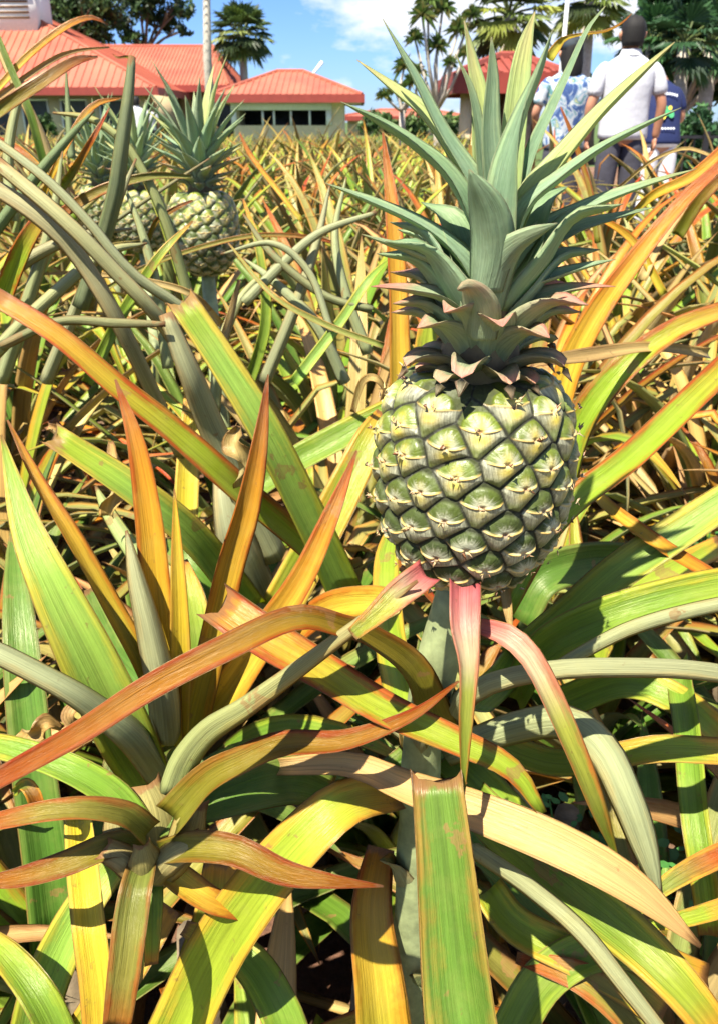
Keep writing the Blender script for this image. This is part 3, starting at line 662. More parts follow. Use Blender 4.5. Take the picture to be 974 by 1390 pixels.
# ------------------------------------------------------------------ crown
def crown_hint(ax, k=0.8):
    def h(p, t):
        d = Vector((ax.x-p.x, ax.y-p.y, 0))
        if d.length > 1e-5: d.normalize()
        return d + Vector((0, 0, k))
    return h
CB = FC + Vector((0, 0, FH/2))
M_CORE = simple('crown_core', (0.13, 0.10, 0.05), 0.7, 90, 0.4)
cm = MB(); ax2 = P(690, 255, .40); ax2 = CB + (ax2-CB).normalized()*(ax2-CB).length
cm.tube([CB-Vector((0, 0, .006)), CB+Vector((0, 0, .015)), CB.lerp(ax2, .32), CB.lerp(ax2, .55)], [.026, .023, .017, .006], 16)
cm.v = [tuple(Vector(v)-wv) for v in cm.v]
crown = cm.build('crown', M_CORE, main)
def axp(t): return CB.lerp(ax2, t)
def zax(y):
    h = (650-y)*.5/(1088*.9135+(650-y)*.407); return .5-.407*h
CM = (M_CTOP, M_CBOT)
def cl(pts, w, style, dz0=0.0, dz1=0.0, k=0.7, fold=0.28, wav=0.03):
    n = len(pts); P3 = []; W3 = []
    for i, ((x, y), ww) in enumerate(zip(pts, w)):
        v = i/(n-1); Z = zax(y)+dz0*(1-v)+dz1*v
        P3.append(P(x, y, Z)); W3.append(ww*Z/FPX)
    g = leaf_geo(P3, W3, crown_hint(axp(.6), k), style, seg=22, M=8, fold=fold, th=.0022, wav=wav, cj=.05)
    g = ([v-wv for v in g[0]],)+g[1:]
    geo_object('crown_leaf', [g], crown, CM)
cl([(668,330),(650,262),(600,180),(560,100),(519,26)], [30,34,27,20,2], 'crown', .01, .015)
cl([(665,320),(640,255),(582,163),(531,118),(484,81)], [30,38,32,20,2], 'crownl', .02, .03)
cl([(664,350),(616,252),(565,200),(515,165),(462,138)], [34,44,40,26,2], 'crownd', .0, -.02)
cl([(675,330),(655,240),(650,142),(640,85),(629,28)], [26,32,28,18,2], 'crownl', .02, .03)
cl([(670,330),(656,240),(648,170),(637,119),(617,73)], [20,24,17,12,2], 'crown', .012, .012)
cl([(678,330),(672,260),(664,186),(667,102),(666,50)], [34,38,32,18,2], 'crown', .002, .002)
cl([(684,330),(692,240),(701,140),(711,68),(725,16)], [30,36,34,24,2], 'crownl', .012, .02)
cl([(680,360),(684,262),(704,170),(728,102),(750,38)], [48,50,46,34,2], 'crown', -.012, -.02, k=.5)
cl([(690,330),(716,220),(751,141),(772,95),(796,42),(821,8)], [18,20,17,13,9,2], 'crown', .012, .02)
cl([(690,340),(722,268),(756,225),(812,157),(869,100),(915,57)], [34,42,40,32,22,3], 'crownl', .0, .0, fold=.35)
cl([(685,360),(713,284),(756,244),(812,203),(869,172),(924,146)], [36,36,32,26,18,2], 'crown', -.01, -.02)
cl([(690,390),(730,320),(784,288),(827,268),(883,248),(945,229)], [36,34,32,26,16,2], 'crown', .0, .01)
cl([(655,395),(664,340),(660,295),(648,258),(636,230)], [52,66,62,38,3], 'crownd', -.035, -.045, k=.3)
cl([(660,420),(672,375),(692,343),(722,320),(756,303)], [44,52,48,34,3], 'crownd', -.03, -.045, k=.4)
cl([(660,400),(620,345),(570,305),(500,272),(440,248)], [34,38,32,22,2], 'crown', .0, -.01)
cl([(655,420),(610,370),(565,344),(525,330),(490,318)], [34,40,30,18,2], 'crown', -.01, -.02)
cl([(690,420),(720,388),(760,372),(800,360),(835,352)], [34,34,26,16,2], 'crown', -.01, -.02)
cl([(690,390),(730,345),(780,312),(830,296),(888,281)], [30,30,26,18,2], 'crownd', .01, .02)
cl([(640,440),(600,405),(560,394),(530,390),(503,389)], [34,38,28,16,2], 'crownp', -.015, -.03)
cl([(690,440),(725,408),(765,394),(800,389),(835,389)], [34,34,26,14,2], 'crownp', -.01, -.02)
cl([(645,460),(648,425),(642,398),(634,388),(620,393)], [52,60,46,24,3], 'crownp', -.035, -.05, k=.2)
# small recurved leaves toward the base, spiralling round the core
k = 0
for i in range(56):
    s_ = i/55.0
    az = i*R(137.508)+0.7
    b = axp(0.02+0.42*s_)
    rr_ = .023*(1-s_*.35)
    L = .040+.036*s_**1.3; L *= random.uniform(.9, 1.1)
    o = Vector((math.cos(az), math.sin(az), 0)); el = R(30+34*s_)
    if s_ > .5 and o.y < -.25: continue
    d = o*math.cos(el)+Vector((0, 0, math.sin(el)))
    p0 = b+o*rr_*.7-Vector((0, 0, .004))
    p1 = p0+ (o*.55+Vector((0, 0, .85)))*L*.38
    p2 = p1+ d*L*.38
    p3 = p2+ (o*.95+Vector((0, 0, -.15+.5*s_))).normalized()*L*.34
    if s_ < .24:
        L = .026+.03*s_*3; p1 = p0+(o*.9+Vector((0, 0, .45)))*L*.4; p2 = p1+(o*.95+Vector((0, 0, .05)))*L*.35; p3 = p2+(o*.6+Vector((0, 0, -.75)))*L*.34
    w0 = .027+.004*s_ if s_ > .24 else .015+.02*s_
    sty = 'bract' if s_ < .2 else ('crownp' if s_ < .62 else random.choice(['crown', 'crownd']))
    g = leaf_geo([p0, p1, p2, p3], [w0*.9, w0*1.1, w0*.72, .0008], crown_hint(b, .9), sty, seg=12, M=6, fold=.35, th=.002, cj=.08, wav=.04)
    g = ([v-wv for v in g[0]],)+g[1:]
    geo_object('crown_leaf', [g], crown, CM)

# generic crown+fruit for the farther plants
def crown_geos(scale=1.0, nl=46, seed=1):
    random.seed(seed); np.random.seed(seed); out = []
    for i in range(nl):
        s_ = i/(nl-1.0); az = i*R(137.508); o = Vector((math.cos(az), math.sin(az), 0))
        b = Vector((0, 0, FH/2+.055*s_)); L = (.03+.13*s_**.8)*random.uniform(.85, 1.1)
        el = R(15+62*s_**1.2)
        d = o*math.cos(el)+Vector((0, 0, math.sin(el)))
        p0 = b+o*.02*(1-s_*.7); p1 = p0+(o*.4+Vector((0, 0, .9)))*L*.25; p2 = p1+d*L*.4; p3 = p2+(d+o*.25).normalized()*L*.4
        w0 = .018+.008*math.sin(s_*PI)
        sty = random.choice(['crown', 'crownd', 'crown', 'crownl']) if s_ > .3 else 'crownp'
        out.append(leaf_geo([p*scale for p in (p0, p1, p2, p3)], [x*scale for x in (w0, w0*1.15, w0*.7, .0008)], crown_hint(Vector((0, 0, 1))), sty, seg=8, M=4, fold=.3, cj=.08))
    return out

# ------------------------------------------------------------------ field plants
def field_leaf(az, el0, L, w, droop, style, base_z, seg=10, M=4, kink=None, wav=.05, r0=.02, curl=0.0):
    o = Vector((math.cos(az), math.sin(az), 0)); side = Vector((-o.y, o.x, 0))
    n = 6; p = Vector((0, 0, base_z))+o*r0; el = el0; pts = [p.copy()]; azc = 0
    for k in range(n):
        st_ = L/n
        d = o*math.cos(el)+Vector((0, 0, math.sin(el)))+side*azc; d.normalize()
        p = p+d*st_; pts.append(p.copy())
        el -= droop/n*(0.5+k*0.35); azc += curl/n
        if kink is not None and k == kink: el -= random.uniform(.9, 1.9)
    wd = [w*1.25, w*1.05, w, w*.92, w*.74, w*.42, .001]
    def hint(pp, t):
        return Vector((-pp.x, -pp.y, 0)).normalized()*.6+Vector((0, 0, 1.0)) if (pp.x**2+pp.y**2) > 1e-6 else Vector((0, 0, 1))
    # upper side = turned toward the stem
    def hint2(pp, t):
        hv = o*(-1)*math.copysign(1, t.z if abs(t.z) > .02 else 1)*abs(t.z) + Vector((0, 0, 1))*max(.05, t.dot(o))
        return hv if hv.length > 1e-3 else Vector((0, 0, 1))
    return leaf_geo(pts, wd, hint2, style, seg=seg, M=M, fold=.34, th=.0024, cj=.15, wav=wav, twist=random.uniform(-.5, .5))
MIXES = {
 'mixed': ['green']*6+['bright']*2+['grey']*11+['band']*1+['orange']*1+['yg']*2+['olive']*2+['straw']*2+['tan']*2+['dark']*3,
 'green': ['green']*5+['bright']*4+['yg']*3+['band']*2+['grey']*3+['dark']*4+['straw']*2,
 'warm':  ['orange']*2+['straw']*4+['rust']*2+['tan']*3+['grey']*7+['yg']*1+['redtip']*2+['olive']*2+['green']*2,
 'under': ['dark']*6+['olive']*4+['green']*4+['grey']*3+['straw']*2+['tan']*1+['band']*1,  # weighted to dark leaves: shade of the low gaps put into leaf colour
}
def plant_geos(seed, mix, nl=30, H=.55, check=None, wscale=1.0, seg=10, M=4):
    random.seed(seed); np.random.seed(seed % 2**31); out = []
    for i in range(nl):
        s_ = (i+.5)/nl; az = i*R(137.508)+random.uniform(-.25, .25)
        el = R(8+68*s_**.9+random.uniform(-14, 10)); L = random.uniform(.50, .82)*(1.0-.25*abs(s_-.5))
        bz = H*(.30+.35*s_)
        sty = random.choice(MIXES[mix]); wv_ = random.uniform(.022, .036)*wscale
        if s_ < .18: sty = random.choice(['straw', 'straw', 'olive', 'orange']); L *= .8
        kink = random.choice([2, 3, 4]) if random.random() < .14 else None
        g = field_leaf(az, el, L*H/.55, wv_, random.uniform(.25, 1.15), sty, bz, kink=kink, curl=random.uniform(-.35, .35), seg=seg, M=M)
        if check is not None and not check(g[0]): continue
        out.append(g)
    return out
M_STEM = simple('plant_stem', (0.20, 0.15, 0.09), .8, 40, .5, .003)
def stem(parent, H=.55):
    m = MB(); m.tube([(0, 0, -.02), (.005, 0, H*.3), (0, .004, H*.62)], [.032, .03, .014], 9); return m.build('stem', M_STEM, parent)
for pl in (main, rosB, uprC, lefL, rigR, botD, farT, farO, strayM):
    if pl is not main: stem(pl, .5 if pl not in (rosB,) else .5)

def zmin(px, py):
    if py > 1390 or px < -60 or px > 1034: return .45
    if py > 1000: return .70
    if py > 420: return .80+max(0, (900-py))*.0004
    if 190 < px < 350 and py < 400: return 1.55
    if 480 < px < 950: return 1.25
    if py < 170: return 1.9
    return 1.15
def near_check(loc):
    def f(vs):
        for v in vs[::9]:
            x, y, z = proj(v+loc)
            if z < .02: 
                if (v+loc-C0).length < .3: return False
                continue
            if z < .30: return False
            if -60 < x < 1034 and -40 < y < 1450 and z < zmin(x, y): return False
            if z < 4 and y < 150 and 0 < x < 974 and not (x < 180): return False
        return True
    return f
rows = []
rs = random.Random(11)
near_n = mid_n = 0
protos = []
Y = .30; row = 0
spots = []
while Y < 21:
    dx = .30 if Y < 1.3 else (.36 if Y < 2.2 else .44)
    wx = .62*Y+.75; n = int(2*wx/dx)+1
    for i in range(n):
        x = -wx+i*dx+(row % 2)*dx/2+rs.uniform(-.07, .07); y = Y+rs.uniform(-.07, .07)
        spots.append((x, y))
    Y += (.22 if Y < 1.3 else .34 if Y < 2.2 else .46) * (1 if Y < 6 else 1.12); row += 1
hero_xy = [Vector(p.location).xy for p in (main, rosB, uprC, lefL, rigR, botD, farT, farO, strayM)]
# plants with fruit farther off, at measured spots
fruit_spots = [  # px, py of fruit centre, depth, label
 (278, 318, 1.40, 1.0, 'blurred pineapple plant with large fruit and spiky crown, left of the near crown'),
 (192, 300, 1.85, 1.0, 'pineapple plant half hidden behind the large blurred fruit, its pale fruit to the left'),
 (142, 290, 2.05, 1.0, 'farther pineapple plant with bluish crown left of the two blurred fruits'),
]
fruit_xy = []
def add_fruit_plant(px, py, z, sc, label, seed):
    c = P(px, py, z); root = plant_root((c.x, c.y, 0), label)
    fo_ = bpy.data.objects.new('fruit', fm_low); link(fo_, root); fo_.location = (0, 0, c.z); fo_.rotation_euler = (random.uniform(-.08, .08), .06, seed*1.7)
    cr = MB(); cr.tube([(0, 0, c.z+FH/2-.005), (0, 0, c.z+FH/2+.05)], [.026, .01], 10); crn = cr.build('crown', M_CORE, root)
    for g in crown_geos(1.0, 48, seed):
        g = ([v+Vector((0, 0, c.z)) for v in g[0]],)+g[1:]
        geo_object('crown_leaf', [g], crn, CM)
    s2 = MB(); s2.tube([(0, 0, -.02), (.01, 0, .3), (0, 0, c.z-FH/2+.01)], [.03, .02, .012], 9); s2.build('stalk', M_STALK, root)
    loc = Vector((c.x, c.y, 0))
    for g in plant_geos(seed*7, 'mixed', 24, min(.5, c.z-.35), near_check(loc)): geo_object('leaf', [g], root)
    fruit_xy.append(Vector((c.x, c.y)))
for i, (px, py, z, sc, lb) in enumerate(fruit_spots): add_fruit_plant(px, py, z, sc, lb, 20+i)

for j in range(5):
    mix = ['mixed', 'mixed', 'warm', 'mixed', 'warm'][j]
    protos.append((mix, plant_geos(500+j, mix, 30, .60, wscale=1.45)))
random.seed(99)
mid_src = {}; far_mesh = {}
def field_group(x, y):
    return 'warm' if x > .12*y and random.random() < .75 else random.choice(['mixed', 'mixed', 'mixed', 'warm'])
far_count = 0; rest = []
NEARL = ['small pineapple plant crowded among the near leaves', ]
for (x, y) in spots:
    v2 = Vector((x, y))
    if any((v2-h).length < .09 for h in hero_xy): continue
    if any((v2-h).length < .22 for h in fruit_xy): continue
    if y < 2.3:
        mixn = field_group(x, y) if y > 1.2 else 'under'
        H = random.uniform(.26, .46) if y < 1.25 else random.uniform(.52, .62)
        sd = 1000+near_n
        stt = random.getstate()
        loc = Vector((x, y, 0))
        gs = plant_geos(sd, mixn, 30, H, near_check(loc), wscale=1.35, seg=12, M=6)
        random.setstate(stt)
        if len(gs) < 3: continue
        root = plant_root(loc, 'leafy pineapple plant without fruit filling the ground among the near plants', 'pineapple plants crowding the foreground')
        stem(root, H)
        for g in gs: geo_object('leaf', [g], root)
        near_n += 1
    elif y < 4.4:
        j = random.randrange(5) if x < .1*y else random.choice([2, 4, 2, 3])
        root = plant_root((x, y, 0), 'fruitless pineapple plant of tangled leaves in the middle of the field', 'pineapple plants in the middle of the field')
        s_ = random.uniform(.92, 1.12); root.scale = (s_, s_, s_); root.rotation_euler = (0, 0, random.uniform(0, 6.28))
        if j not in mid_src:
            lst = [stem(root, .56)] + [geo_object('leaf', [g], root) for g in protos[j][1]]
            mid_src[j] = lst
        else:
            for o in mid_src[j]:
                c = o.copy(); COL.objects.link(c); c.parent = root
        mid_n += 1
    else:
        if x > .17*y and y > 4.4: continue
        if far_count >= 140:
            rest.append((x, y)); continue
        j = random.randrange(5) if x < .1*y else random.choice([2, 4, 2, 3])
        if j not in far_mesh:
            o = geo_object('pineapple_plant', protos[j][1])
            far_mesh[j] = o.data
        else:
            o = bpy.data.objects.new('pineapple_plant', far_mesh[j]); COL.objects.link(o)
        s_ = random.uniform(.9, 1.2)*1.02; o.location = (x, y, 0); o.scale = (s_, s_, s_*random.uniform(.82, .97)*(1 if y < 8 else .93)); o.rotation_euler = (0, 0, random.uniform(0, 6.28))
        tag(o, 'distant pineapple plant in the far rows toward the red roofed buildings', 'pineapple plant', 'pineapple plants in the far rows')
        far_count += 1
lowp = [plant_geos(900+j, ['mixed', 'warm', 'mixed', 'green'][j], 24, .56, seg=5, M=2, wscale=1.2) for j in range(4)]
rg = []; rr5 = random.Random(4)
for (x, y) in rest:
    src = lowp[rr5.randrange(4)]; mt = Matrix.Translation((x, y, 0)) @ Matrix.Rotation(rr5.uniform(0, 6.28), 4, 'Z') @ Matrix.Diagonal((1.15, 1.15, rr5.uniform(.84, .98), 1))
    for g in src: rg.append(([mt @ v for v in g[0]],)+g[1:])
ro = geo_object('pineapple_field', rg); tag(ro, 'last distant rows of the pineapple field merging into one mass before the buildings', 'field', kind='stuff')
print('near', near_n, 'mid', mid_n, 'far', far_count)

# ------------------------------------------------------------------ ground, litter
def ground_material():
    m, nt, out = new_mat('soil'); N = NT(nt)
    tc = N.n('ShaderNodeTexCoord')
    a = N.n('ShaderNodeTexNoise', i_Scale=3.0, i_Detail=8.0, i_Roughness=.65); N.l(tc.outputs['Object'], a.inputs['Vector'])
    b = N.n('ShaderNodeTexNoise', i_Scale=40.0, i_Detail=8.0, i_Roughness=.7); N.l(tc.outputs['Object'], b.inputs['Vector'])
    c = N.mix(N.ramp(b.outputs[0], [(.3, 0.0), (.7, 1.0)]), (.07, .03, .016), (.20, .095, .05))
    c = N.mix(N.ramp(a.outputs[0], [(.45, 0.0), (.6, .6)]), c, (.22, .16, .09))
    bs = N.n('ShaderNodeBsdfPrincipled', i_Roughness=.95); N.l(c, bs.inputs['Base Color'])
    bp = N.n('ShaderNodeBump', i_Strength=.8, i_Distance=.02); N.l(b.outputs[0], bp.inputs['Height']); N.l(bp.outputs[0], bs.inputs['Normal'])
    N.l(bs.outputs[0], out.inputs[0]); return m
g = MB(); 
def sheet(mb, x0, y0, x1, y1, z, nx=1, ny=1, bumpy=0):
    ids = [[mb.V((x0+(x1-x0)*i/nx, y0+(y1-y0)*j/ny, z+(noise.noise(Vector((i*.7, j*.7, 0)))*bumpy if bumpy else 0))) for i in range(nx+1)] for j in range(ny+1)]
    for j in range(ny):
        for i in range(nx): mb.F((ids[j][i], ids[j][i+1], ids[j+1][i+1], ids[j+1][i]))
sheet(g, -900, -300, 900, 1500, -.03)
M_GRASSG = simple('lawn_ground', (.07, .11, .03), .95, 3, .5, 0, .2)
tag(g.build('ground', M_GRASSG), kind='structure')
g = MB(); sheet(g, -16, -1.5, 16, 22, -.0, 130, 110, .03); tag(g.build('soil', ground_material()), kind='structure')
# paved path where the visitors stand
M_PAVE = simple('path_paving', (.38, .34, .30), .85, 30, .25, .002)
g = MB(); g.box((2.2, 6.7, -.1), (30, 8.3, .06)); tag(g.build('path', M_PAVE, smooth=False), kind='structure')
# dry litter lying on the soil
rs2 = random.Random(5); random.seed(5)
gl = []
for i in range(900):
    y = rs2.uniform(.2, 4.2); x = rs2.uniform(-.6*y-.8, .6*y+.8); L = rs2.uniform(.06, .35); az = rs2.uniform(0, 6.28); z = rs2.uniform(.02, .12)
    d = Vector((math.cos(az), math.sin(az), 0)); p = Vector((x, y, z))
    gl.append(leaf_geo([p, p+d*L*.5+Vector((0, 0, rs2.uniform(0, .05))), p+d*L+Vector((0, 0, rs2.uniform(-.01, .04)))], [rs2.uniform(.008, .03), rs2.uniform(.01, .03), .002],
              lambda pp, t: Vector((.1, 0, 1)), rs2.choice(['straw', 'tan', 'straw', 'olive', 'orange']), seg=5, M=2, fold=.2, wav=.5))
tag(geo_object('dry_leaf_litter', gl), 'dry straw coloured leaf litter on red soil between the plants', 'leaf litter', kind='stuff')
# small green weeds seen on open soil
M_WEED = simple('weed_green', (.06, .20, .04), .5, 50, .4, transl=.2)
def weed(x, y, z, label):
    m = MB(); r = random.Random(int(x*1000)+3)
    for i in range(70):
        a = r.uniform(0, 6.28); l = r.uniform(.01, .07); h = r.uniform(.02, .10); s_ = r.uniform(.004, .010)
        c = Vector((math.cos(a)*l, math.sin(a)*l, h)); t = Vector((math.cos(a+r.uniform(-1, 1)), math.sin(a+r.uniform(-1, 1)), r.uniform(-.3, .5))).normalized(); b = t.cross(Vector((0, 0, 1))).normalized()
        q = [m.V(c+t*s_*X+b*s_*.7*Y_) for X, Y_ in ((-1, 0), (-.4, -1), (.5, -.9), (1.1, 0), (.5, .9), (-.4, 1))]; m.F(q)
        if i % 4 == 0: m.tube([(0, 0, 0), (c.x*.5, c.y*.5, c.z*.6), tuple(c)], [.0012]*3, 4)
    o = m.build('weed', M_WEED, loc=(x, y, z)); tag(o, label, 'weed')
wp = P(960, 740, 1.25); weed(wp.x, wp.y, max(.0, wp.z-.03), 'small green weed on bare soil at the right edge beside the plants')
wp = P(886, 1160, .85); weed(wp.x, wp.y, wp.z-.08, 'tiny green clover weed below the dried leaf at lower right')
wp = P(768, 1125, .9); weed(wp.x, wp.y, wp.z-.08, 'small dark green weed in the gap under the near fruit')

# ------------------------------------------------------------------ buildings
M_ROOF = None
def roof_material():
    m, nt, out = new_mat('red_metal_roof'); N = NT(nt); tc = N.n('ShaderNodeTexCoord')
    a = N.n('ShaderNodeTexNoise', i_Scale=.6, i_Detail=5.0); N.l(tc.outputs['Object'], a.inputs['Vector'])
    c = N.mix(N.ramp(a.outputs[0], [(.3, 0.0), (.7, 1.0)]), (.30, .07, .038), (.38, .115, .062))
    bs = N.n('ShaderNodeBsdfPrincipled', i_Roughness=.5); N.l(c, bs.inputs['Base Color']); N.l(bs.outputs[0], out.inputs[0]); return m
M_ROOF = roof_material()
M_FASC = simple('fascia_red', (.24, .04, .028), .5, 4, .15)
M_WALL = simple('tan_stucco', (.66, .54, .34), .85, 8, .12, .003)
M_WHITE = simple('white_trim', (.78, .77, .74), .6, 8, .08)
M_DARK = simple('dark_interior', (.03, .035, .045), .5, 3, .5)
M_EAVE = simple('brown_soffit', (.16, .09, .05), .8, 6, .3)
def plane_with_seams(mb, a, b, c, d, n=0, t=.12, seam=.045):
    """a,b eave corners, c,d upper corners (c over b, d over a); slab with standing seams"""
    a, b, c, d = map(Vector, (a, b, c, d)); nrm = (b-a).cross(d-a).normalized()
    if (c-d).length < 1e-4: nrm = (b-a).cross(c-a).normalized()
    if nrm.z < 0: nrm = -nrm
    lo = [mb.V(p-nrm*t) for p in (a, b, c, d)]; hi = [mb.V(p) for p in (a, b, c, d)]
    mb.F(hi); mb.F(lo[::-1])
    for i in range(4): mb.F((lo[i], lo[(i+1) % 4], hi[(i+1) % 4], hi[i]))
    if n:
        ed = (b-a).normalized(); L = (b-a).length; d0 = (d-a).dot(ed); c0 = (c-a).dot(ed)
        upd = ((d-a)-ed*d0); rise = upd.length; upd.normalize()
        for i in range(1, n):
            x = L*i/n
            if x < d0: ml = rise*x/d0
            elif x > c0: ml = rise*(L-x)/(L-c0)
            else: ml = rise
            p0 = a+ed*x; p1 = p0+upd*ml*.985; w = .03
            q = [mb.V(v) for v in (p0-ed*w+nrm*.002, p0+ed*w+nrm*.002, p1+ed*w+nrm*.002, p1-ed*w+nrm*.002, p0-ed*w+nrm*seam, p0+ed*w+nrm*seam, p1+ed*w+nrm*seam, p1-ed*w+nrm*seam)]
            for f_ in ((4, 5, 6, 7), (0, 1, 5, 4), (1, 2, 6, 5), (2, 3, 7, 6), (3, 0, 4, 7)): mb.F([q[k] for k in f_])
def hip_roof(name, parent, x0, x1, y0, y1, ze, rx0, rx1, ry, zr, n=16, t=.15):
    mb = MB()
    A_, B__, C_, D__ = (x0, y0, ze), (x1, y0, ze), (x1, y1, ze), (x0, y1, ze); E, F_ = (rx0, ry, zr), (rx1, ry, zr)
    plane_with_seams(mb, A_, B__, F_, E, n, t); plane_with_seams(mb, C_, D__, E, F_, n, t)
    plane_with_seams(mb, B__, C_, F_, F_, max(4, n//2), t); plane_with_seams(mb, D__, A_, E, E, max(4, n//2), t)
    rf = mb.build(name, M_ROOF, parent, smooth=False)
    fs = MB()
    e = .03; h = .34
    fs.box((x0-e, y0-.10, ze-h), (x1+e, y0-.02, ze+.02)); fs.box((x0-e, y1+.02, ze-h), (x1+e, y1+.1, ze+.02))
    fs.box((x1+e+.002, y0-.1, ze-h), (x1+e+.08, y1+.1, ze+.02)); fs.box((x0-e-.08, y0-.1, ze-h), (x0-e-.002, y1+.1, ze+.02))
    fs.build('fascia', M_FASC, rf, smooth=False)
    cap = MB(); cap.tube([Vector(E)+Vector((0, 0, .03)), Vector(F_)+Vector((0, 0, .03))], .09, 6); 
    for p, q in ((A_, E), (B__, F_), (C_, F_), (D__, E)): cap.tube([Vector(p)+Vector((0, 0, .03)), Vector(q)+Vector((0, 0, .03))], .08, 6)
    cap.build('ridge_cap', M_ROOF, rf, smooth=False)
    return rf
# pavilion in the middle
Yp = 42.0
a = at(286, 127, Yp); b = at(491, 130, Yp); ze = (a.z+b.z)/2
zr = at(392, 97, Yp+4).z; rx0 = at(376, 97, Yp+4).x; rx1 = at(412, 97, Yp+4).x
pav = empty('pavilion', ((a.x+b.x)/2, Yp+4, 0), 'tan pavilion with low hipped red metal roof and wide dark white trimmed opening', 'building')
def rel(o): return Vector(o.location)
def shifted(mb, off):
    mb.v = [tuple(Vector(v)-off) for v in mb.v]
_old_build = MB.build
def rbuild(mb, name, mats, parent, smooth=False):
    """world-coordinate mesh parented to an empty (or to a child of one)"""
    r = parent
    while r.parent: r = r.parent
    shifted(mb, Vector(r.location)); return _old_build(mb, name, mats, parent, smooth)
class _W(MB):
    def build(s, name, mats, parent=None, smooth=True, loc=None):
        if parent is None: return _old_build(s, name, mats, parent, smooth, loc)
        return rbuild(s, name, mats, parent, smooth)
_MB = MB
MB = _W
hip_roof('roof', pav, a.x, b.x, Yp, Yp+8, ze, rx0, rx1, Yp+4, zr, 24)
ow = .9
wx0, wx1, wy0, wy1 = a.x+ow, b.x-ow, Yp+ow, Yp+8-ow
ox0 = at(318, 150, wy0).x; ox1 = at(446, 150, wy0).x; ztop = at(380, 149, wy0).z; zb = .9
w = MB(); w.box((wx0, wy0, -.1), (ox0, wy0+.25, ze-.15)); w.box((ox1, wy0, -.1), (wx1, wy0+.25, ze-.15)); w.box((ox0, wy0, ztop), (ox1, wy0+.25, ze-.15)); w.box((ox0, wy0, -.1), (ox1, wy0+.25, zb))
w.box((wx0, wy1-.25, -.1), (wx1, wy1, ze-.15)); w.box((wx0, wy0+.252, -.1), (wx0+.25, wy1-.252, ze-.15)); w.box((wx1-.25, wy0+.252, -.1), (wx1, wy1-.252, ze-.15))
w.build('wall', M_WALL, pav, smooth=False)
w = MB(); w.box((wx0+.3, wy0+.3, -.1), (wx1-.3, wy0+3, ze-.3)); 
w = MB(); w.box((ox0+.1, wy0+2.2, -.05), (ox1-.1, wy0+2.3, ztop-.02)); w.build('interior_wall', M_DARK, pav)  # near-black colour stands in for the shade inside the opening
f = MB(); f.box((ox0-.15, wy0-.08, ztop-.02), (ox1+.15, wy0-.003, ztop+.30)); f.box((ox0-.15, wy0-.08, zb), (ox0+.12, wy0-.003, ztop-.022)); f.box((ox1-.12, wy0-.08, zb), (ox1+.15, wy0-.003, ztop-.022))
for t_ in (.3, .42, .6, .8):
    X = ox0+(ox1-ox0)*t_; f.box((X-.05, wy0+.02, zb), (X+.05, wy0+.1, ztop-.022))
f.build('window_frame', M_WHITE, pav)
s_ = MB(); s_.box((a.x+.02, Yp+.0, ze-.30), (b.x-.02, Yp+8, ze-.26)); s_.build('soffit', M_WALL, pav)
# long building at left
Yl = 50.0
lb = empty('visitor_building', (at(120, 120, Yl).x, Yl+5, 0), 'long building at upper left with orange red metal roofs and a white cupola', 'building')
xa = at(-260, 118, Yl).x; 
xl0 = at(40, 112, Yl+2).x; xl1 = at(300, 112, Yl+2).x; zel = at(200, 116, Yl+2).z; zrl = at(200, 63, Yl+8).z
r2x0 = at(70, 62, Yl+8).x; r2x1 = at(290, 62, Yl+8).x
hip_roof('roof', lb, xl0, at(310, 112, Yl+2).x, Yl+2, Yl+14, zel, r2x0, r2x1, Yl+8, zrl, 52)
# taller hipped front wing
fx0 = at(-420, 119, Yl-6).x; fx1 = at(212, 119, Yl-6).x; fz = at(140, 119, Yl-6).z
apx = at(-20, -2, Yl+2).x; apz = at(8, 17, Yl+2).z+.9
hip_roof('roof', lb, fx0, fx1, Yl-6, Yl+10, fz, at(-200, 0, Yl+2).x, at(-8, 0, Yl+2).x, Yl+2, apz, 60)
w = MB(); w.box((fx0+1, Yl-4.6, -.1), (fx1-1.2, Yl-4.35, fz-.2)); w.box((fx1-1.2, Yl-4.6, -.1), (fx1-.95, Yl+8, fz-.2)); w.box((fx0+1, Yl+8.002, -.1), (fx1-.95, Yl+8.25, fz-.2)); w.box((fx0+1, Yl-4.348, -.1), (fx0+1.25, Yl+8, fz-.2)); w.build('wall', M_WALL, lb)
w = MB(); w.box((fx1-.948, Yl+4, -.1), (at(300, 112, Yl+2).x, Yl+4.25, zel-.2)); w.build('wall', M_WALL, lb)
for i in range(7):
    x = fx1-2.6-i*2.0
    o = MB(); o.box((x-.62, Yl-4.66, .2), (x+.62, Yl-4.603, fz-.55)); wnd = o.build('window', M_DARK, lb, False)
    o = MB(); o.box((x-.70, Yl-4.70, fz-.548), (x+.70, Yl-4.605, fz-.46)); o.box((x-.70, Yl-4.70, .2), (x-.622, Yl-4.605, fz-.55)); o.box((x+.622, Yl-4.70, .2), (x+.70, Yl-4.605, fz-.55)); o.build('window_frame', M_WHITE, wnd)
for i in range(2):
    x = fx1+.3+i*1.5
    o = MB(); o.box((x-.5, Yl+3.94, .2), (x+.5, Yl+3.997, zel-.6)); o.build('window', M_DARK, lb, False)
# cupola
cx0, cx1 = at(-30, 20, Yl+1).x, at(48, 20, Yl+1).x; cy = Yl-1.4; cz0 = at(40, 34, cy).z-.6; cz1 = at(20, -30, cy).z
cx0, cx1 = at(-30, 20, cy).x, at(48, 20, cy).x
c_ = MB(); c_.box((cx0, cy, cz0), (cx1, cy+2.6, cz1)); cup = c_.build('cupola', M_WHITE, lb)
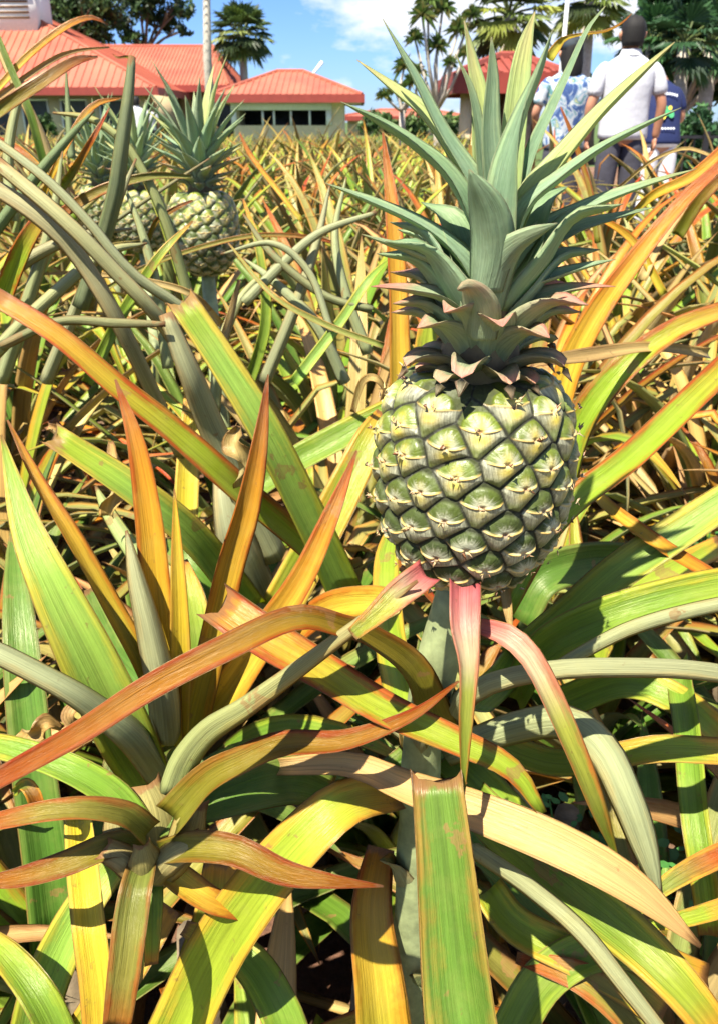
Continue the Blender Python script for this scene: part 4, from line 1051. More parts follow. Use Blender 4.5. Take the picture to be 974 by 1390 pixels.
# (louvres) on its front
c_ = MB()
for i in range(9):
    c_.box((cx0+.3, cy-.05, cz0+.9+i*.25), (cx1-.3, cy-.004, cz0+1.0+i*.25))
c_.build('louvre', M_EAVE, cup)
c_ = MB(); plane_with_seams(c_, (cx0-.4, cy-.5, cz1), (cx1+.4, cy-.5, cz1), ((cx0+cx1)/2, cy+1.3, cz1+1.6), ((cx0+cx1)/2, cy+1.3, cz1+1.6), 6, .1)
plane_with_seams(c_, (cx1+.4, cy-.5, cz1), (cx1+.4, cy+3.1, cz1), ((cx0+cx1)/2, cy+1.3, cz1+1.6), ((cx0+cx1)/2, cy+1.3, cz1+1.6), 6, .1); c_.build('cupola_roof', M_ROOF, cup)
M_ROOF_B = M_ROOF; M_ROOF = simple('dark_red_roof', (.22, .045, .03), .6, 2, .2)
# kiosk with red roof seen behind the crown
Yk = 17.0
a = at(622, 108, Yk); b = at(765, 108, Yk)
kio = empty('kiosk', ((a.x+b.x)/2, Yk+1.5, 0), 'small kiosk with dark red pyramid roof behind the near crown and the walkers', 'building')
zk = at(690, 78, Yk+1.6).z; kx0 = at(678, 70, Yk+1.6).x; kx1 = at(705, 70, Yk+1.6).x
hip_roof('roof', kio, a.x, b.x, Yk, Yk+3.2, at(640, 100, Yk).z, kx0, kx1, Yk+1.6, zk, 10, .06)
w = MB(); zz = at(640, 100, Yk).z-.15
w.box((a.x+.35, Yk+.5, -.1), (b.x-.35, Yk+.6, 1.0)); w.box((a.x+.35, Yk+2.6, -.1), (b.x-.35, Yk+2.7, zz))
w.box((a.x+.35, Yk+.602, -.1), (a.x+.45, Yk+2.598, zz)); w.box((b.x-.45, Yk+.602, -.1), (b.x-.35, Yk+2.598, zz)); w.build('wall', M_WALL, kio)
w = MB()
for X in (a.x+.4, (a.x+b.x)/2, b.x-.4): w.box((X-.06, Yk+.4, -.1), (X+.06, Yk+.497, zz))
w.build('post', M_EAVE, kio)
M_ROOF = M_ROOF_B
# farther red roofs between pavilion and kiosk
def small_house(px0, px1, pye, pyr, Yh, label):
    a = at(px0, pye, Yh); b = at(px1, pye, Yh); r = at((px0+px1)/2, pyr, Yh+3)
    h = empty('house', ((a.x+b.x)/2, Yh+3, 0), label, 'building')
    hip_roof('roof', h, a.x, b.x, Yh, Yh+6, a.z, a.x+(b.x-a.x)*.3, a.x+(b.x-a.x)*.7, Yh+3, r.z, 12)
    w = MB(); w.box((a.x+.6, Yh+.8, -.1), (b.x-.6, Yh+5.2, a.z-.3)); wl = w.build('wall', M_WALL, h)
    w = MB(); w.box((a.x+1.4, Yh+.74, .8), (a.x+2.6, Yh+.797, a.z-.8)); w.build('window', M_DARK, h)
small_house(462, 640, 158, 149, 75, 'far low house with a red roof in the gap right of the pavilion')

# ------------------------------------------------------------------ trees
M_BARKP = simple('pale_palm_bark', (.40, .36, .30), .85, 14, .3, .01)
M_BARKD = simple('brown_bark', (.16, .11, .075), .9, 14, .4, .01)
M_FOL = simple('foliage', (.1, .1, .1), .5, 6, .25, 0, .3, tint=True, transl=.25)
def foliage_crown(blobs, n, size, cols, name, parent, seed, off=Vector((0, 0, 0)), flat=.0):
    r = random.Random(seed); nr = np.random.RandomState(seed); mb = _MB()
    tot = sum(b[1]**2 for b in blobs)
    for (c, rad, sq) in blobs:
        c = Vector(c); nclump = max(4, int(n*rad*rad/tot/14))
        for _ in range(nclump):
            d = Vector(nr.normal(size=3)).normalized(); rr_ = rad*(r.random()**.4)
            cc_ = c+Vector((d.x*rr_, d.y*rr_, d.z*rr_*sq)); base = r.choice(cols)
            for _ in range(14):
                o = Vector(nr.normal(size=3))*rad*.13
                p = cc_+o; a = Vector(nr.normal(size=3)).normalized(); b = a.cross(Vector(nr.normal(size=3))).normalized(); s_ = size*r.uniform(.6, 1.4)
                k_ = r.uniform(.75, 1.3); mb.col = tuple(x*k_ for x in base)
                q = [mb.V(p+a*s_-off), mb.V(p+b*s_*.45-off), mb.V(p-a*s_-off), mb.V(p-b*s_*.45-off)]; mb.F(q)
    return _old_build(mb, name, M_FOL, parent, False)
def tree(px, Y_, blobs, n, size, cols, label, seed, name='tree', trunk_r=.3, bark=M_BARKD, group=None):
    """blobs: (px, py, dY, radius px, squash)"""
    root_x = at(px, 150, Y_).x; root = empty(name, (root_x, Y_, 0), label, 'tree', group); off = Vector(root.location)
    B3 = []
    for (bx, by, dy, br, sq) in blobs:
        c = at(bx, by, Y_+dy); rad = br*(proj(c)[2])/FPX; B3.append((c, rad, sq))
    foliage_crown(B3, n, size, cols, 'crown', root, seed, off)
    mb = _MB(); r = random.Random(seed)
    cz = min(b[0].z for b in B3); top = Vector((0, 0, cz*.9))
    mb.tube([(0, 0, -.1), (r.uniform(-.1, .1), 0, cz*.45), tuple(top)], [trunk_r, trunk_r*.8, trunk_r*.6], 9)
    for c, rad, sq in B3:
        l = c-off; m_ = top.lerp(l, .5)+Vector((0, 0, rad*.15))
        mb.tube([tuple(top-Vector((0, 0, .3))), tuple(m_), tuple(l)], [trunk_r*.45, trunk_r*.3, trunk_r*.1], 7)
        for _ in range(3):
            e = l+Vector((r.uniform(-1, 1), r.uniform(-1, 1), r.uniform(-.2, 1)))*rad*.8
            mb.tube([tuple(m_), tuple((m_+e)/2+Vector((0, 0, rad*.1))), tuple(e)], [trunk_r*.2, trunk_r*.12, trunk_r*.04], 5)
    _old_build(mb, 'trunk', bark, root, True)
DG = [(.03, .06, .018), (.045, .085, .025), (.07, .12, .035), (.025, .045, .02)]
MG = [(.05, .10, .025), (.08, .15, .04), (.12, .19, .05), (.04, .07, .025)]
BG = [(.03, .075, .03), (.04, .11, .04), (.07, .16, .05), (.02, .05, .02)]
tree(100, 60, [(70, 20, 0, 38, .8), (110, 30, 2, 34, .8), (140, 10, 0, 30, .7), (95, -20, 2, 40, .8), (60, 45, 0, 30, .6), (125, 48, 1, 26, .5)], 9000, .20, DG, 'dense dark green tree behind the long red roof, next to the cupola', 1)
tree(205, 66, [(165, 30, 0, 18, .7), (190, 8, 0, 24, .7), (222, 28, 1, 22, .7), (245, 12, 0, 18, .6), (205, -20, 0, 34, .7), (250, 42, 0, 12, .5), (180, 52, 0, 16, .5)], 4200, .20, DG, 'open branching tree above the ridge of the long red roof', 2)
# broad crowns at right
tree(920, 14, [(905, 20, 0, 42, .9), (950, 10, 1, 50, .9), (880, 60, 0, 30, .8), (940, 75, 1, 44, .8), (985, 50, 0, 44, .9), (905, 110, 1, 26, .6), (960, 120, 1, 34, .6), (920, -40, 0, 60, .8), (1030, 90, 0, 50, 1)], 15000, .075, BG, 'big dark green tree filling the upper right corner behind the walkers', 3, bark=M_BARKP, trunk_r=.12)
tree(800, 24, [(795, 120, 0, 20, .8), (840, 125, 1, 22, .8), (870, 140, 0, 22, .8), (760, 135, 0, 18, .7)], 3000, .09, BG, 'low dark shrubby tree behind the man in the grey polo', 4)

def fan(mb, base, d, up, Rr, n=22, spread=2.6, fold=.10, cols=((.10, .19, .04), (.16, .24, .05), (.05, .09, .02))):
    """a fan palm leaf: pleated blade ending in drooping points"""
    d = d.normalized(); s_ = d.cross(up).normalized(); nn = s_.cross(d).normalized()
    c0 = random.choice(cols); prev = None; mb.col = c0; o = mb.V(base)
    for i in range(n+1):
        a = -spread+2*spread*i/n; k_ = random.uniform(.85, 1.1)
        dr = d*math.cos(a*.62)+s_*math.sin(a*.62)*1.0
        r1 = Rr*.62; zf = nn*(fold*Rr*(1 if i % 2 else -1)*.4)
        m1 = mb.V(base+dr*r1+zf); 
        if prev is not None:
            mb.F((o, prev[0], m1))
            md = (prev[1]+dr)/2; tip = mb.V(base+md.normalized()*Rr*random.uniform(.85, 1.08)-Vector((0, 0, Rr*random.uniform(.05, .25))))
            mb.F((prev[0], tip, m1))
        prev = (m1, dr)
def fan_palm(px, pyc, Y_, Rpx, label, seed, nf=26, trunk_r=.16, cols=None, base_z=0, skirt=True):
    random.seed(seed); c = at(px, pyc, Y_); sc = proj(c)[2]/FPX; Rr = Rpx*sc
    root = empty('palm_tree', (c.x, c.y, base_z), label, 'tree'); h = c.z-base_z
    t = _MB(); t.tube([(0, 0, -.1), (.05, 0, h*.5), (0, 0, h)], [trunk_r*1.2, trunk_r, trunk_r*.9], 10); _old_build(t, 'trunk', M_BARKP, root)
    cr = _MB()
    for i in range(nf):
        az = i*R(137.5); s_ = i/nf; el = R(-50+130*s_)
        d = Vector((math.cos(az)*math.cos(el), math.sin(az)*math.cos(el), math.sin(el)))
        b0 = Vector((0, 0, h)); stl = Rr*.5; b1 = b0+d*stl
        cr.col = (.12, .16, .05); cr.tube([tuple(b0), tuple((b0+b1)/2+Vector((0, 0, stl*.05))), tuple(b1)], [.02*Rr+.004]*3, 5, cap=True)
        dd = (d+Vector((0, 0, -.25))).normalized()
        kw = dict(cols=cols) if cols else {}
        fan(cr, b1, dd, Vector((0, 0, 1)), Rr*.62, **kw)
    _old_build(cr, 'crown', M_FOL, root, False)
PC = ((.06, .10, .025), (.10, .16, .03), (.035, .06, .02), (.20, .24, .06))
fan_palm(328, 48, 56, 44, 'dark fan palm rising between the long roof and the pavilion', 31, 34, .25, PC)
PC2 = ((.12, .17, .03), (.30, .34, .06), (.04, .06, .02), (.05, .09, .03), (.22, .26, .05))
fan_palm(690, 22, 20, 66, 'sunlit fan palm above the kiosk behind the tip of the near crown', 32, 26, .16, PC2)
fan_palm(800, 2, 23, 58, 'fan palm at the top edge above the head of the man in the grey polo', 33, 26, .16, PC2)
# slim pale trunk at the left
c = at(284, 120, 34); tp = at(280, -60, 34)
pp = empty('palm_tree', (c.x, 34, 0), 'slender pale palm trunk standing in front of the long red roof', 'tree')
t = _MB(); t.tube([(0, 0, -.1), (.02, 0, tp.z*.5), (tp.x-c.x, 0, tp.z)], [.20, .16, .12], 10); _old_build(t, 'trunk', M_BARKP, pp)
cr = _MB(); random.seed(77)
for i in range(16):
    az = i*R(137.5); L = 2.2; d = Vector((math.cos(az), math.sin(az), 0)); pv = None
    cr.col = (.08, .14, .04)
    pts = [Vector((tp.x-c.x, 0, tp.z))+d*L*k/7+Vector((0, 0, 1.0*math.sin(k/7*2.6)-.6*(k/7)**2)) for k in range(8)]
    cr.tube([tuple(p) for p in pts], [.03]*8, 4)
    for k in range(1, 8):
        for sg in (-1, 1):
            s2 = Vector((-d.y, d.x, 0))*sg
            for u_ in (0, .33, .66):
                b = pts[k-1].lerp(pts[k], u_); q = [cr.V(b-d*.03), cr.V(b+d*.03), cr.V(b+s2*.6+d*.25-Vector((0, 0, .25)))]; cr.F(q)
_old_build(cr, 'crown', M_FOL, pp, False)
# screw pine: branching stems with tufts of strap leaves
def screw_pine(px, Y_, tufts, label, seed, scale=1):
    random.seed(seed); bx = at(px, 200, Y_).x; root = empty('screw_pine', (bx, Y_, 0), label, 'tree'); off = Vector(root.location)
    tr = _MB(); cr = _MB(); fork = at(px, 150, Y_)-off
    tr.tube([(0, 0, -.1), (0, 0, fork.z*.6), tuple(fork)], [.08, .065, .055], 8)
    for (tx, ty, tr_) in tufts:
        e = at(tx, ty, Y_+random.uniform(-.5, .5))-off; sc = proj(e+off)[2]/FPX; rad = tr_*sc
        tr.tube([tuple(fork), tuple(fork.lerp(e, .5)+Vector((random.uniform(-.1, .1), 0, -.1))), tuple(e)], [.04, .028, .02], 6)
        for i in range(70):
            az = i*R(137.5); el = R(-20+95*(i/46)+random.uniform(-10, 10)); d = Vector((math.cos(az)*math.cos(el), math.sin(az)*math.cos(el), math.sin(el)))
            L = rad*random.uniform(.8, 1.15); s2 = d.cross(Vector((0, 0, 1)))
            if s2.length < .1: s2 = Vector((1, 0, 0))
            s2.normalize(); s2 *= rad*.075; k_ = random.uniform(.7, 1.3); cr.col = tuple(x*k_ for x in random.choice([(.08, .15, .03), (.13, .20, .05), (.06, .10, .03), (.24, .24, .07)]))
            m_ = e+d*L*.6; tp_ = e+d*L+Vector((0, 0, -L*random.uniform(.1, .5)))
            q = [cr.V(v) for v in (e-s2, e+s2, m_+s2, tp_, m_-s2)]; cr.F(q)
    _old_build(tr, 'trunk', M_BARKP, root); _old_build(cr, 'crown', M_FOL, root, False)
screw_pine(592, 16, [(572, 20, 22), (600, 12, 24), (622, 40, 22), (562, 52, 18), (592, 62, 20), (632, 72, 16), (610, 85, 14), (580, 0, 22), (640, 20, 18)], 'branching screw pine with tufts of strap leaves left of the near crown', 51)
screw_pine(545, 17, [(548, 90, 20), (558, 112, 18), (535, 122, 16), (520, 130, 14), (552, 140, 16), (568, 98, 15)], 'lower bushy screw pine behind the left tips of the near crown', 52)
# bare pale trunks and shrubs at right, in front of the dark tree
def palm_trunk(px, Y_, r0, label, seed):
    fp = at(px, 200, Y_); fan_palm(px, 60, Y_, 60, label, seed, 18, r0, ((.03, .08, .03), (.05, .13, .04), (.02, .05, .02)))
palm_trunk(928, 12.5, .10, 'palm with pale ringed trunk just left of the corner, inside the railing', 61)
palm_trunk(965, 13.5, .11, 'palm with pale trunk at the right edge behind the iron railing', 62)
palm_trunk(882, 13.0, .07, 'slim palm trunk behind the person in the navy shirt', 63)
def shrub(px, py, Y_, rpx, cols, label, seed, n=900, size=.05, group=None):
    c = at(px, py, Y_); rad = rpx*proj(c)[2]/FPX
    root = empty('shrub', (c.x, c.y, 0), label, 'shrub', group); off = Vector(root.location)
    foliage_crown([(c, rad, .9), (c-Vector((rad*.6, 0, rad*.5)), rad*.7, .8), (c+Vector((rad*.6, 0, -rad*.5)), rad*.7, .8)], n, size, cols, 'foliage', root, seed, off)
    t = _MB(); t.tube([(0, 0, -.05), (0, 0, max(.1, c.z))], [.03, .015], 6)
    for sg in (-1, 1): t.tube([(0, 0, .05), (sg*rad*.4, 0, max(.15, c.z-rad*.3))], [.02, .008], 5)
    _old_build(t, 'stem', M_BARKD, root)
sg_ = 'dark shrubs behind the iron railing'
for i, (px, py, rp) in enumerate([(905, 205, 26), (935, 215, 30), (965, 205, 30), (1000, 210, 34), (945, 170, 26), (895, 165, 22)]):
    shrub(px, py, 11+(i % 2)*.7, rp, BG, 'dark green shrub in the shade behind the iron railing', 70+i, 1600, .045, sg_)
shrub(445, 186, 46, 10, [(.40, .45, .06), (.30, .38, .05)], 'small yellow green bush at the right corner of the pavilion', 81, 500, .10)
shrub(505, 165, 60, 14, MG, 'green bush in the gap right of the pavilion', 82, 900, .18)
for i, (px, rp) in enumerate([(60, 14), (130, 12), (215, 12), (520, 16), (560, 18), (610, 18), (660, 16), (720, 14)]):
    shrub(px, 170, 30 if px < 300 else 26, rp, MG, 'low green bush in the planting along the far end of the field', 90+i, 700, .09, 'bushes along the far end of the field')
# white pole seen above the pavilion, lamp pole near the palms
M_POLE = simple('grey_metal', (.55, .56, .57), .4, 30, .1)
c = at(425, 100, 58); e = at(438, 84, 58)
t = _MB(); t.tube([(0, 0, 0), (0, 0, c.z-.0), tuple(e-Vector((c.x, 58, 0)))], [.12, .10, .12], 8); o = _old_build(t, 'flagpole', M_WHITE, None); o.location = (c.x, 58, 0); tag(o, 'leaning white pole end above the roof of the pavilion', 'pole')
c = at(764, 60, 16); e = at(770, -10, 16)
lp = empty('lamp_post', (c.x, 16, 0), 'slim grey lamp post between the two fan palms', 'lamp post')
t = _MB(); t.tube([(0, 0, 0), (0, 0, e.z)], [.05, .035], 8); _old_build(t, 'post', M_POLE, lp)
t = _MB(); t.tube([(0, 0, e.z), (0, 0, e.z+.12), (0, 0, e.z+.3), (0, 0, e.z+.36)], [.06, .14, .12, .02], 10); _old_build(t, 'lamp_shade', M_POLE, lp)
# iron railing
M_IRON = simple('black_iron', (.015, .015, .017), .4, 20, .2)
x0 = at(868, 200, 9.6).x; x1 = at(1040, 200, 9.6).x; zt = at(940, 186, 9.6).z; zb_ = .1
rl = empty('railing', (x0, 9.6, 0), 'black iron railing at the right edge beyond the walkers', 'fence')
t = _MB(); L = x1-x0
for zz in (zt, zt-.14, .15): t.box((0, -.015, zz-.015), (L, .015, zz+.015))
_old_build(t, 'rail', M_IRON, rl, False)
t = _MB(); n = int(L/.1)
for i in range(n+1): t.box((i*.1-.008, -.012+.03, .05), (i*.1+.008, .004+.03, zt+.02))
_old_build(t, 'bars', M_IRON, rl, False)
for i in range(3):
    t = _MB(); t.box((i*L/2-.03, -.06, 0), (i*L/2+.03, -.018, zt+.06)); _old_build(t, 'post', M_IRON, rl, False)

# ------------------------------------------------------------------ people
M_SKIN = simple('skin', (.42, .20, .12), .5, 20, .12)
M_SKIN2 = simple('skin_tanned', (.36, .17, .10), .5, 20, .12)
M_HAIR = simple('dark_hair', (.005, .004, .0035), .75, 120, .4, .004)
M_POLO = simple('pale_grey_polo', (.46, .47, .51), .85, 9, .10, .012)
M_PANTS = simple('charcoal_trousers', (.045, .045, .06), .85, 9, .3, .015)
M_WPANTS = simple('white_trousers', (.55, .55, .57), .85, 9, .08, .012)
M_NAVY = simple('navy_tshirt', (.006, .014, .07), .85, 9, .2, .012)
M_SHOE = simple('shoe', (.06, .05, .05), .6, 20, .2)
M_CAP = simple('dark_cap', (.02, .03, .04), .8, 20, .2)
M_BAGR = simple('red_cloth', (.42, .03, .02), .8, 20, .2)
def aloha():
    m, nt, out = new_mat('aloha_print'); N = NT(nt); tc = N.n('ShaderNodeTexCoord')
    v = N.n('ShaderNodeTexNoise', i_Scale=9.0, i_Detail=2.0, i_Distortion=1.2); N.l(tc.outputs['Object'], v.inputs['Vector'])
    w = N.n('ShaderNodeTexNoise', i_Scale=4.5, i_Detail=2.0, i_Distortion=.8); N.l(tc.outputs['Object'], w.inputs['Vector'])
    c = N.ramp(v.outputs[0], [(.0, (.04, .09, .24)), (.40, (.12, .20, .36)), (.46, (.50, .54, .55)), (.54, (.26, .38, .45)), (.60, (.10, .26, .24)), (.66, (.42, .44, .26))])
    nd = [n_ for n_ in nt.nodes if n_.type == 'VALTORGB'][-1]; nd.color_ramp.interpolation = 'CONSTANT'
    c = N.mix(N.ramp(w.outputs[0], [(.48, 0.0), (.52, .35)]), c, (.25, .3, .5), 'MULTIPLY')
    bs = N.n('ShaderNodeBsdfPrincipled', i_Roughness=.85); N.l(c, bs.inputs['Base Color']); N.l(bs.outputs[0], out.inputs[0]); return m
M_ALOHA = aloha()
def skin_body(name, chains, mat, parent=None, lvl=2):
    """chains: list of [(x,y,z,r)...]; first point of later chains may repeat an earlier joint"""
    V = []; E = []; Rr = []; idx = {}
    for ch in chains:
        prev = None
        for (x, y, z, r) in ch:
            key = (round(x, 4), round(y, 4), round(z, 4))
            if key not in idx: idx[key] = len(V); V.append((x, y, z)); Rr.append(r)
            k = idx[key]
            if prev is not None and prev != k: E.append((prev, k))
            prev = k
    me = bpy.data.meshes.new(name); me.from_pydata(V, E, []); me.materials.append(mat)
    o = bpy.data.objects.new(name, me); link(o, parent)
    md = o.modifiers.new('skin', 'SKIN')
    for i, sv in enumerate(me.skin_vertices[0].data):
        rv = Rr[i]; sv.radius = rv if isinstance(rv, tuple) else (rv, rv)
        sv.use_root = (i == 0)
    md.use_smooth_shade = True
    sb = o.modifiers.new('sub', 'SUBSURF'); sb.levels = lvl; sb.render_levels = lvl
    return o
def loft(rings, n=20):
    """rings: (cx, cy, z, rx, ry)"""
    m = _MB(); ids = []
    for (cx_, cy_, z, rx, ry) in rings: ids.append([m.V((cx_+rx*math.copysign(abs(math.cos(2*PI*k/n))**.85, math.cos(2*PI*k/n)), cy_+ry*math.copysign(abs(math.sin(2*PI*k/n))**.85, math.sin(2*PI*k/n)), z)) for k in range(n)])
    for a_, b_ in zip(ids, ids[1:]):
        for k in range(n): m.F((a_[k], a_[(k+1) % n], b_[(k+1) % n], b_[k]))
    m.F(ids[0][::-1]); m.F(ids[-1]); return m
def head(parent, c, s=1.0, skin=M_SKIN, hair='short', yaw=0, cap=False):
    """face looks toward +Y; features modelled"""
    m = _MB(); n = 20; rings = []
    prof = [(-.118, .028, .030, .03), (-.105, .048, .055, .02), (-.07, .062, .080, .006), (-.03, .071, .092, 0), (.01, .076, .098, -.002), (.05, .076, .098, -.004), (.085, .064, .082, -.006), (.108, .040, .052, -.008), (.118, .012, .016, -.008)]
    for (z, rx, ry, cy_) in prof:
        rings.append([m.V((s*rx*math.cos(2*PI*k/n), s*(cy_+ry*math.sin(2*PI*k/n)), s*z)) for k in range(n)])
    for a_, b_ in zip(rings, rings[1:]):
        for k in range(n): m.F((a_[k], a_[(k+1) % n], b_[(k+1) % n], b_[k]))
    m.F(rings[0][::-1]); m.F(rings[-1])
    # nose, ears, brow, lips
    m.tube([(0, s*.088, s*.02), (0, s*.104, -s*.012), (0, s*.112, -s*.03), (0, s*.092, -s*.04)], [s*.007, s*.009, s*.013, s*.006], 8)
    m.tube([(-s*.024, s*.082, -s*.066), (0, s*.090, -s*.064), (s*.024, s*.082, -s*.066)], [s*.004, s*.008, s*.004], 8)
    for sg in (-1, 1): m.tube([(sg*s*.073, 0, -s*.035), (sg*s*.086, -s*.008, -s*.01), (sg*s*.088, -s*.010, s*.015), (sg*s*.076, 0, s*.025)], [s*.006, s*.014, s*.015, s*.006], 8)
    h = _old_build(m, 'head', skin, parent, True); h.location = c; h.rotation_euler = (0, 0, yaw)
    e = _MB()
    for sg in (-1, 1): e.tube([(sg*s*.030, s*.078, s*.006), (sg*s*.030, s*.088, s*.006), (sg*s*.030, s*.092, s*.006)], [s*.012, s*.009, s*.003], 8)
    _old_build(e, 'eye', M_WHITE, h)
    if hair:
        hm = loft([(0, -.034*s, -.075*s, .068*s, .066*s), (0, -.024*s, -.045*s, .077*s, .084*s), (0, -.018*s, -.01*s, .082*s, .092*s), (0, -.014*s, .04*s, .084*s, .100*s), (0, -.010*s, .085*s, .073*s, .092*s), (0, -.010*s, .112*s, .048*s, .062*s), (0, -.01*s, .126*s, .012*s, .016*s)])
        if hair == 'long':
            hm = loft([(0, -.07*s, -.20*s, .05*s, .03*s), (0, -.06*s, -.14*s, .078*s, .05*s), (0, -.045*s, -.06*s, .084*s, .075*s), (0, -.018*s, -.01*s, .086*s, .095*s), (0, -.014*s, .04*s, .086*s, .102*s), (0, -.010*s, .085*s, .074*s, .094*s), (0, -.010*s, .116*s, .048*s, .062*s), (0, -.01*s, .13*s, .012*s, .016*s)])
        hm.v = [tuple(Vector(v)*(1+.07*noise.noise(Vector(v)*45)+.04*noise.noise(Vector(v)*110))) for v in hm.v]
        ho = _old_build(hm, 'hair', M_HAIR, h); 
    if cap:
        cmb = loft([(0, -.01*s, .03*s, .088*s, .106*s), (0, -.01*s, .07*s, .084*s, .10*s), (0, -.01*s, .11*s, .062*s, .078*s), (0, -.01*s, .135*s, .02*s, .03*s)])
        cmb.box((-.06*s, .08*s, .03*s), (.06*s, .17*s, .042*s)); _old_build(cmb, 'cap', M_CAP, h)
    return h
def hand_geo(m, wrist, d, side, out):
    """palm, four unequal curled fingers and a thumb appended to mesh m"""
    w = Vector(wrist); d = Vector(d).normalized(); s_ = Vector(side).normalized(); o_ = Vector(out).normalized()
    m.tube([w-d*.02, w+d*.03, w+d*.085], [.022, .036, .036], 8, ry=[.018, .016, .014], xdir=tuple(s_))
    for i, (off, L) in enumerate(((-.027, .062), (-.009, .075), (.009, .07), (.026, .055))):
        b = w+d*.08+s_*off; m.tube([b, b+d*L*.45+o_*.006, b+d*L*.8+o_*.018, b+d*L*.92+o_*.03], [.0095, .009, .008, .006], 6)
    b = w+d*.03-s_*.032; m.tube([b, b-s_*.018+d*.025+o_*.01, b-s_*.018+d*.055+o_*.018], [.011, .010, .008], 6)

def person(loc, yaw, label, s, shirt, trousers, skin, pose):
    root = empty('person', loc, label, 'person'); root.rotation_euler = (0, 0, yaw); root.scale = (s, s, s)
    L = pose.get('lean', 0); hs = pose.get('shoulder', .20); wst = .16
    def lean(z): return L*max(0, z-.95)
    def pt(x, y, z, r): return (x, y+lean(z), z, r)
    e1, w1 = pose['armL']; e2, w2 = pose['armR']
    ch = [[pt(0, 0, .98, (.12, .08)), pt(0, 0, 1.12, (.13, .095)), pt(0, 0, 1.30, (.145, .10)), pt(0, 0, 1.43, (.075, .06)), pt(0, .0, 1.50, .062), pt(0, .012, 1.56, .060)],
          [pt(0, 0, .98, (.12, .08)), pt(-.09, 0, .90, .092), pt(-.105, .0, .50, .062), pt(-.11, -.01, .32, .055), pt(-.11, -.01, .09, .042), pt(-.115, .04, .05, .045), pt(-.12, .15, .035, .035)],
          [pt(0, 0, .98, (.12, .08)), pt(.09, 0, .90, .092), pt(.105, .02, .50, .062), pt(.11, .0, .32, .055), pt(.11, .0, .09, .042), pt(.115, .05, .05, .045), pt(.12, .16, .035, .035)],
          [pt(0, 0, 1.43, (.075, .06)), pt(-hs+.01, 0, 1.395, .045), (*e1, .043), (*w1, .030)],
          [pt(0, 0, 1.43, (.075, .06)), pt(hs-.01, 0, 1.395, .045), (*e2, .043), (*w2, .030)]]
    skin_body('body', ch, skin, root)
    hm = _MB()
    for sg, w_, e_ in ((-1, w1, e1), (1, w2, e2)):
        d = Vector(w_)-Vector(e_); hand_geo(hm, w_, d, (0, 1, 0) if sg < 0 else (0, 1, 0), (-sg, 0, 0))
    _old_build(hm, 'hand', skin, root)
    # shirt: torso with sleeves, one surface
    hem = pose.get('hem', .93)
    tor = loft([(0, lean(hem), hem, .205, .135), (0, lean(hem+.03), hem+.03, .200, .132), (0, lean(1.05), 1.07, .188, .128), (0, lean(1.2), 1.20, .195, .135), (0, lean(1.32), 1.33, .215, .14), (0, lean(1.41), 1.42, .205, .12), (0, lean(1.46), 1.465, .14, .09), (0, lean(1.5), 1.50, .075, .068), (0, lean(1.52), 1.525, .066, .062)], 28)
    for i, v in enumerate(tor.v):   # cloth folds
        x, y, z = v; k_ = 1+.05*math.sin(z*34+x*12+y*8)*max(0, 1.32-z)*1.6+.07*noise.noise(Vector((x*7, y*7, z*9))); tor.v[i] = (x*k_, lean(z)+(y-lean(z))*k_, z)
    for sg, e_ in ((-1, e1), (1, e2)):
        sh = Vector((sg*(hs-.02), lean(1.42), 1.425)); E_ = Vector(e_); q = sh.lerp(E_, .80)
        tor.tube([sh-Vector((sg*.04, 0, -.0)), sh.lerp(E_, .2)+Vector((sg*.012, 0, .0)), sh.lerp(E_, .5)+Vector((sg*.012, 0, 0)), q], [.070, .068, .066, .070], 12)
    so = _old_build(tor, 'shirt', shirt, root)
    sb = so.modifiers.new('sub', 'SUBSURF'); sb.levels = 1; sb.render_levels = 1
    # collar
    cl_ = _MB(); cy_ = lean(1.52)
    for k in range(18):
        a0, a1 = 2*PI*k/18, 2*PI*(k+1)/18
        q = [(.072*math.cos(a0), cy_+.070*math.sin(a0), 1.535), (.072*math.cos(a1), cy_+.070*math.sin(a1), 1.535), (.092*math.cos(a1), cy_+.088*math.sin(a1), 1.488), (.092*math.cos(a0), cy_+.088*math.sin(a0), 1.488)]
        cl_.F([cl_.V(p) for p in q])
    if pose.get('collar', True): _old_build(cl_, 'collar', shirt, so)
    # trousers
    low = pose.get('trouser_low', .08)
    tr = loft([(0, 0, .87, .185, .125), (0, 0, .93, .188, .128), (0, 0, 1.0, .175, .12)], 24)
    for sg, ky in ((-1, -.0), (1, .01)):
        tr.tube([(sg*.085, 0, .93), (sg*.095, 0, .78), (sg*.105, ky, .5), (sg*.11, ky, .30), (sg*.112, ky, low)], [.098, .102, .085, .080, .078], 14)
    for i, v in enumerate(tr.v):
        x, y, z = v; k_ = 1+.05*noise.noise(Vector((x*9, y*9, z*9))); tr.v[i] = (x*k_, y*k_, z)
    to = _old_build(tr, 'trousers', trousers, root); sb = to.modifiers.new('sub', 'SUBSURF'); sb.levels = 1; sb.render_levels = 1
    sm = _MB()
    for sg in (-1, 1): sm.tube([(sg*.115, -.07, .045), (sg*.115, 0, .05), (sg*.118, .09, .04), (sg*.12, .19, .03)], [.04, .048, .048, .03], 10, ry=[.04, .045, .038, .025])
    _old_build(sm, 'shoe', M_SHOE, root)
    hc = pose.get('head', (0, lean(1.64)+.02, 1.635)); head(root, hc, pose.get('hs', 1.14), skin, pose.get('hair', 'short'), pose.get('hyaw', 0), pose.get('cap', False))
    return root, so
YP = 7.0
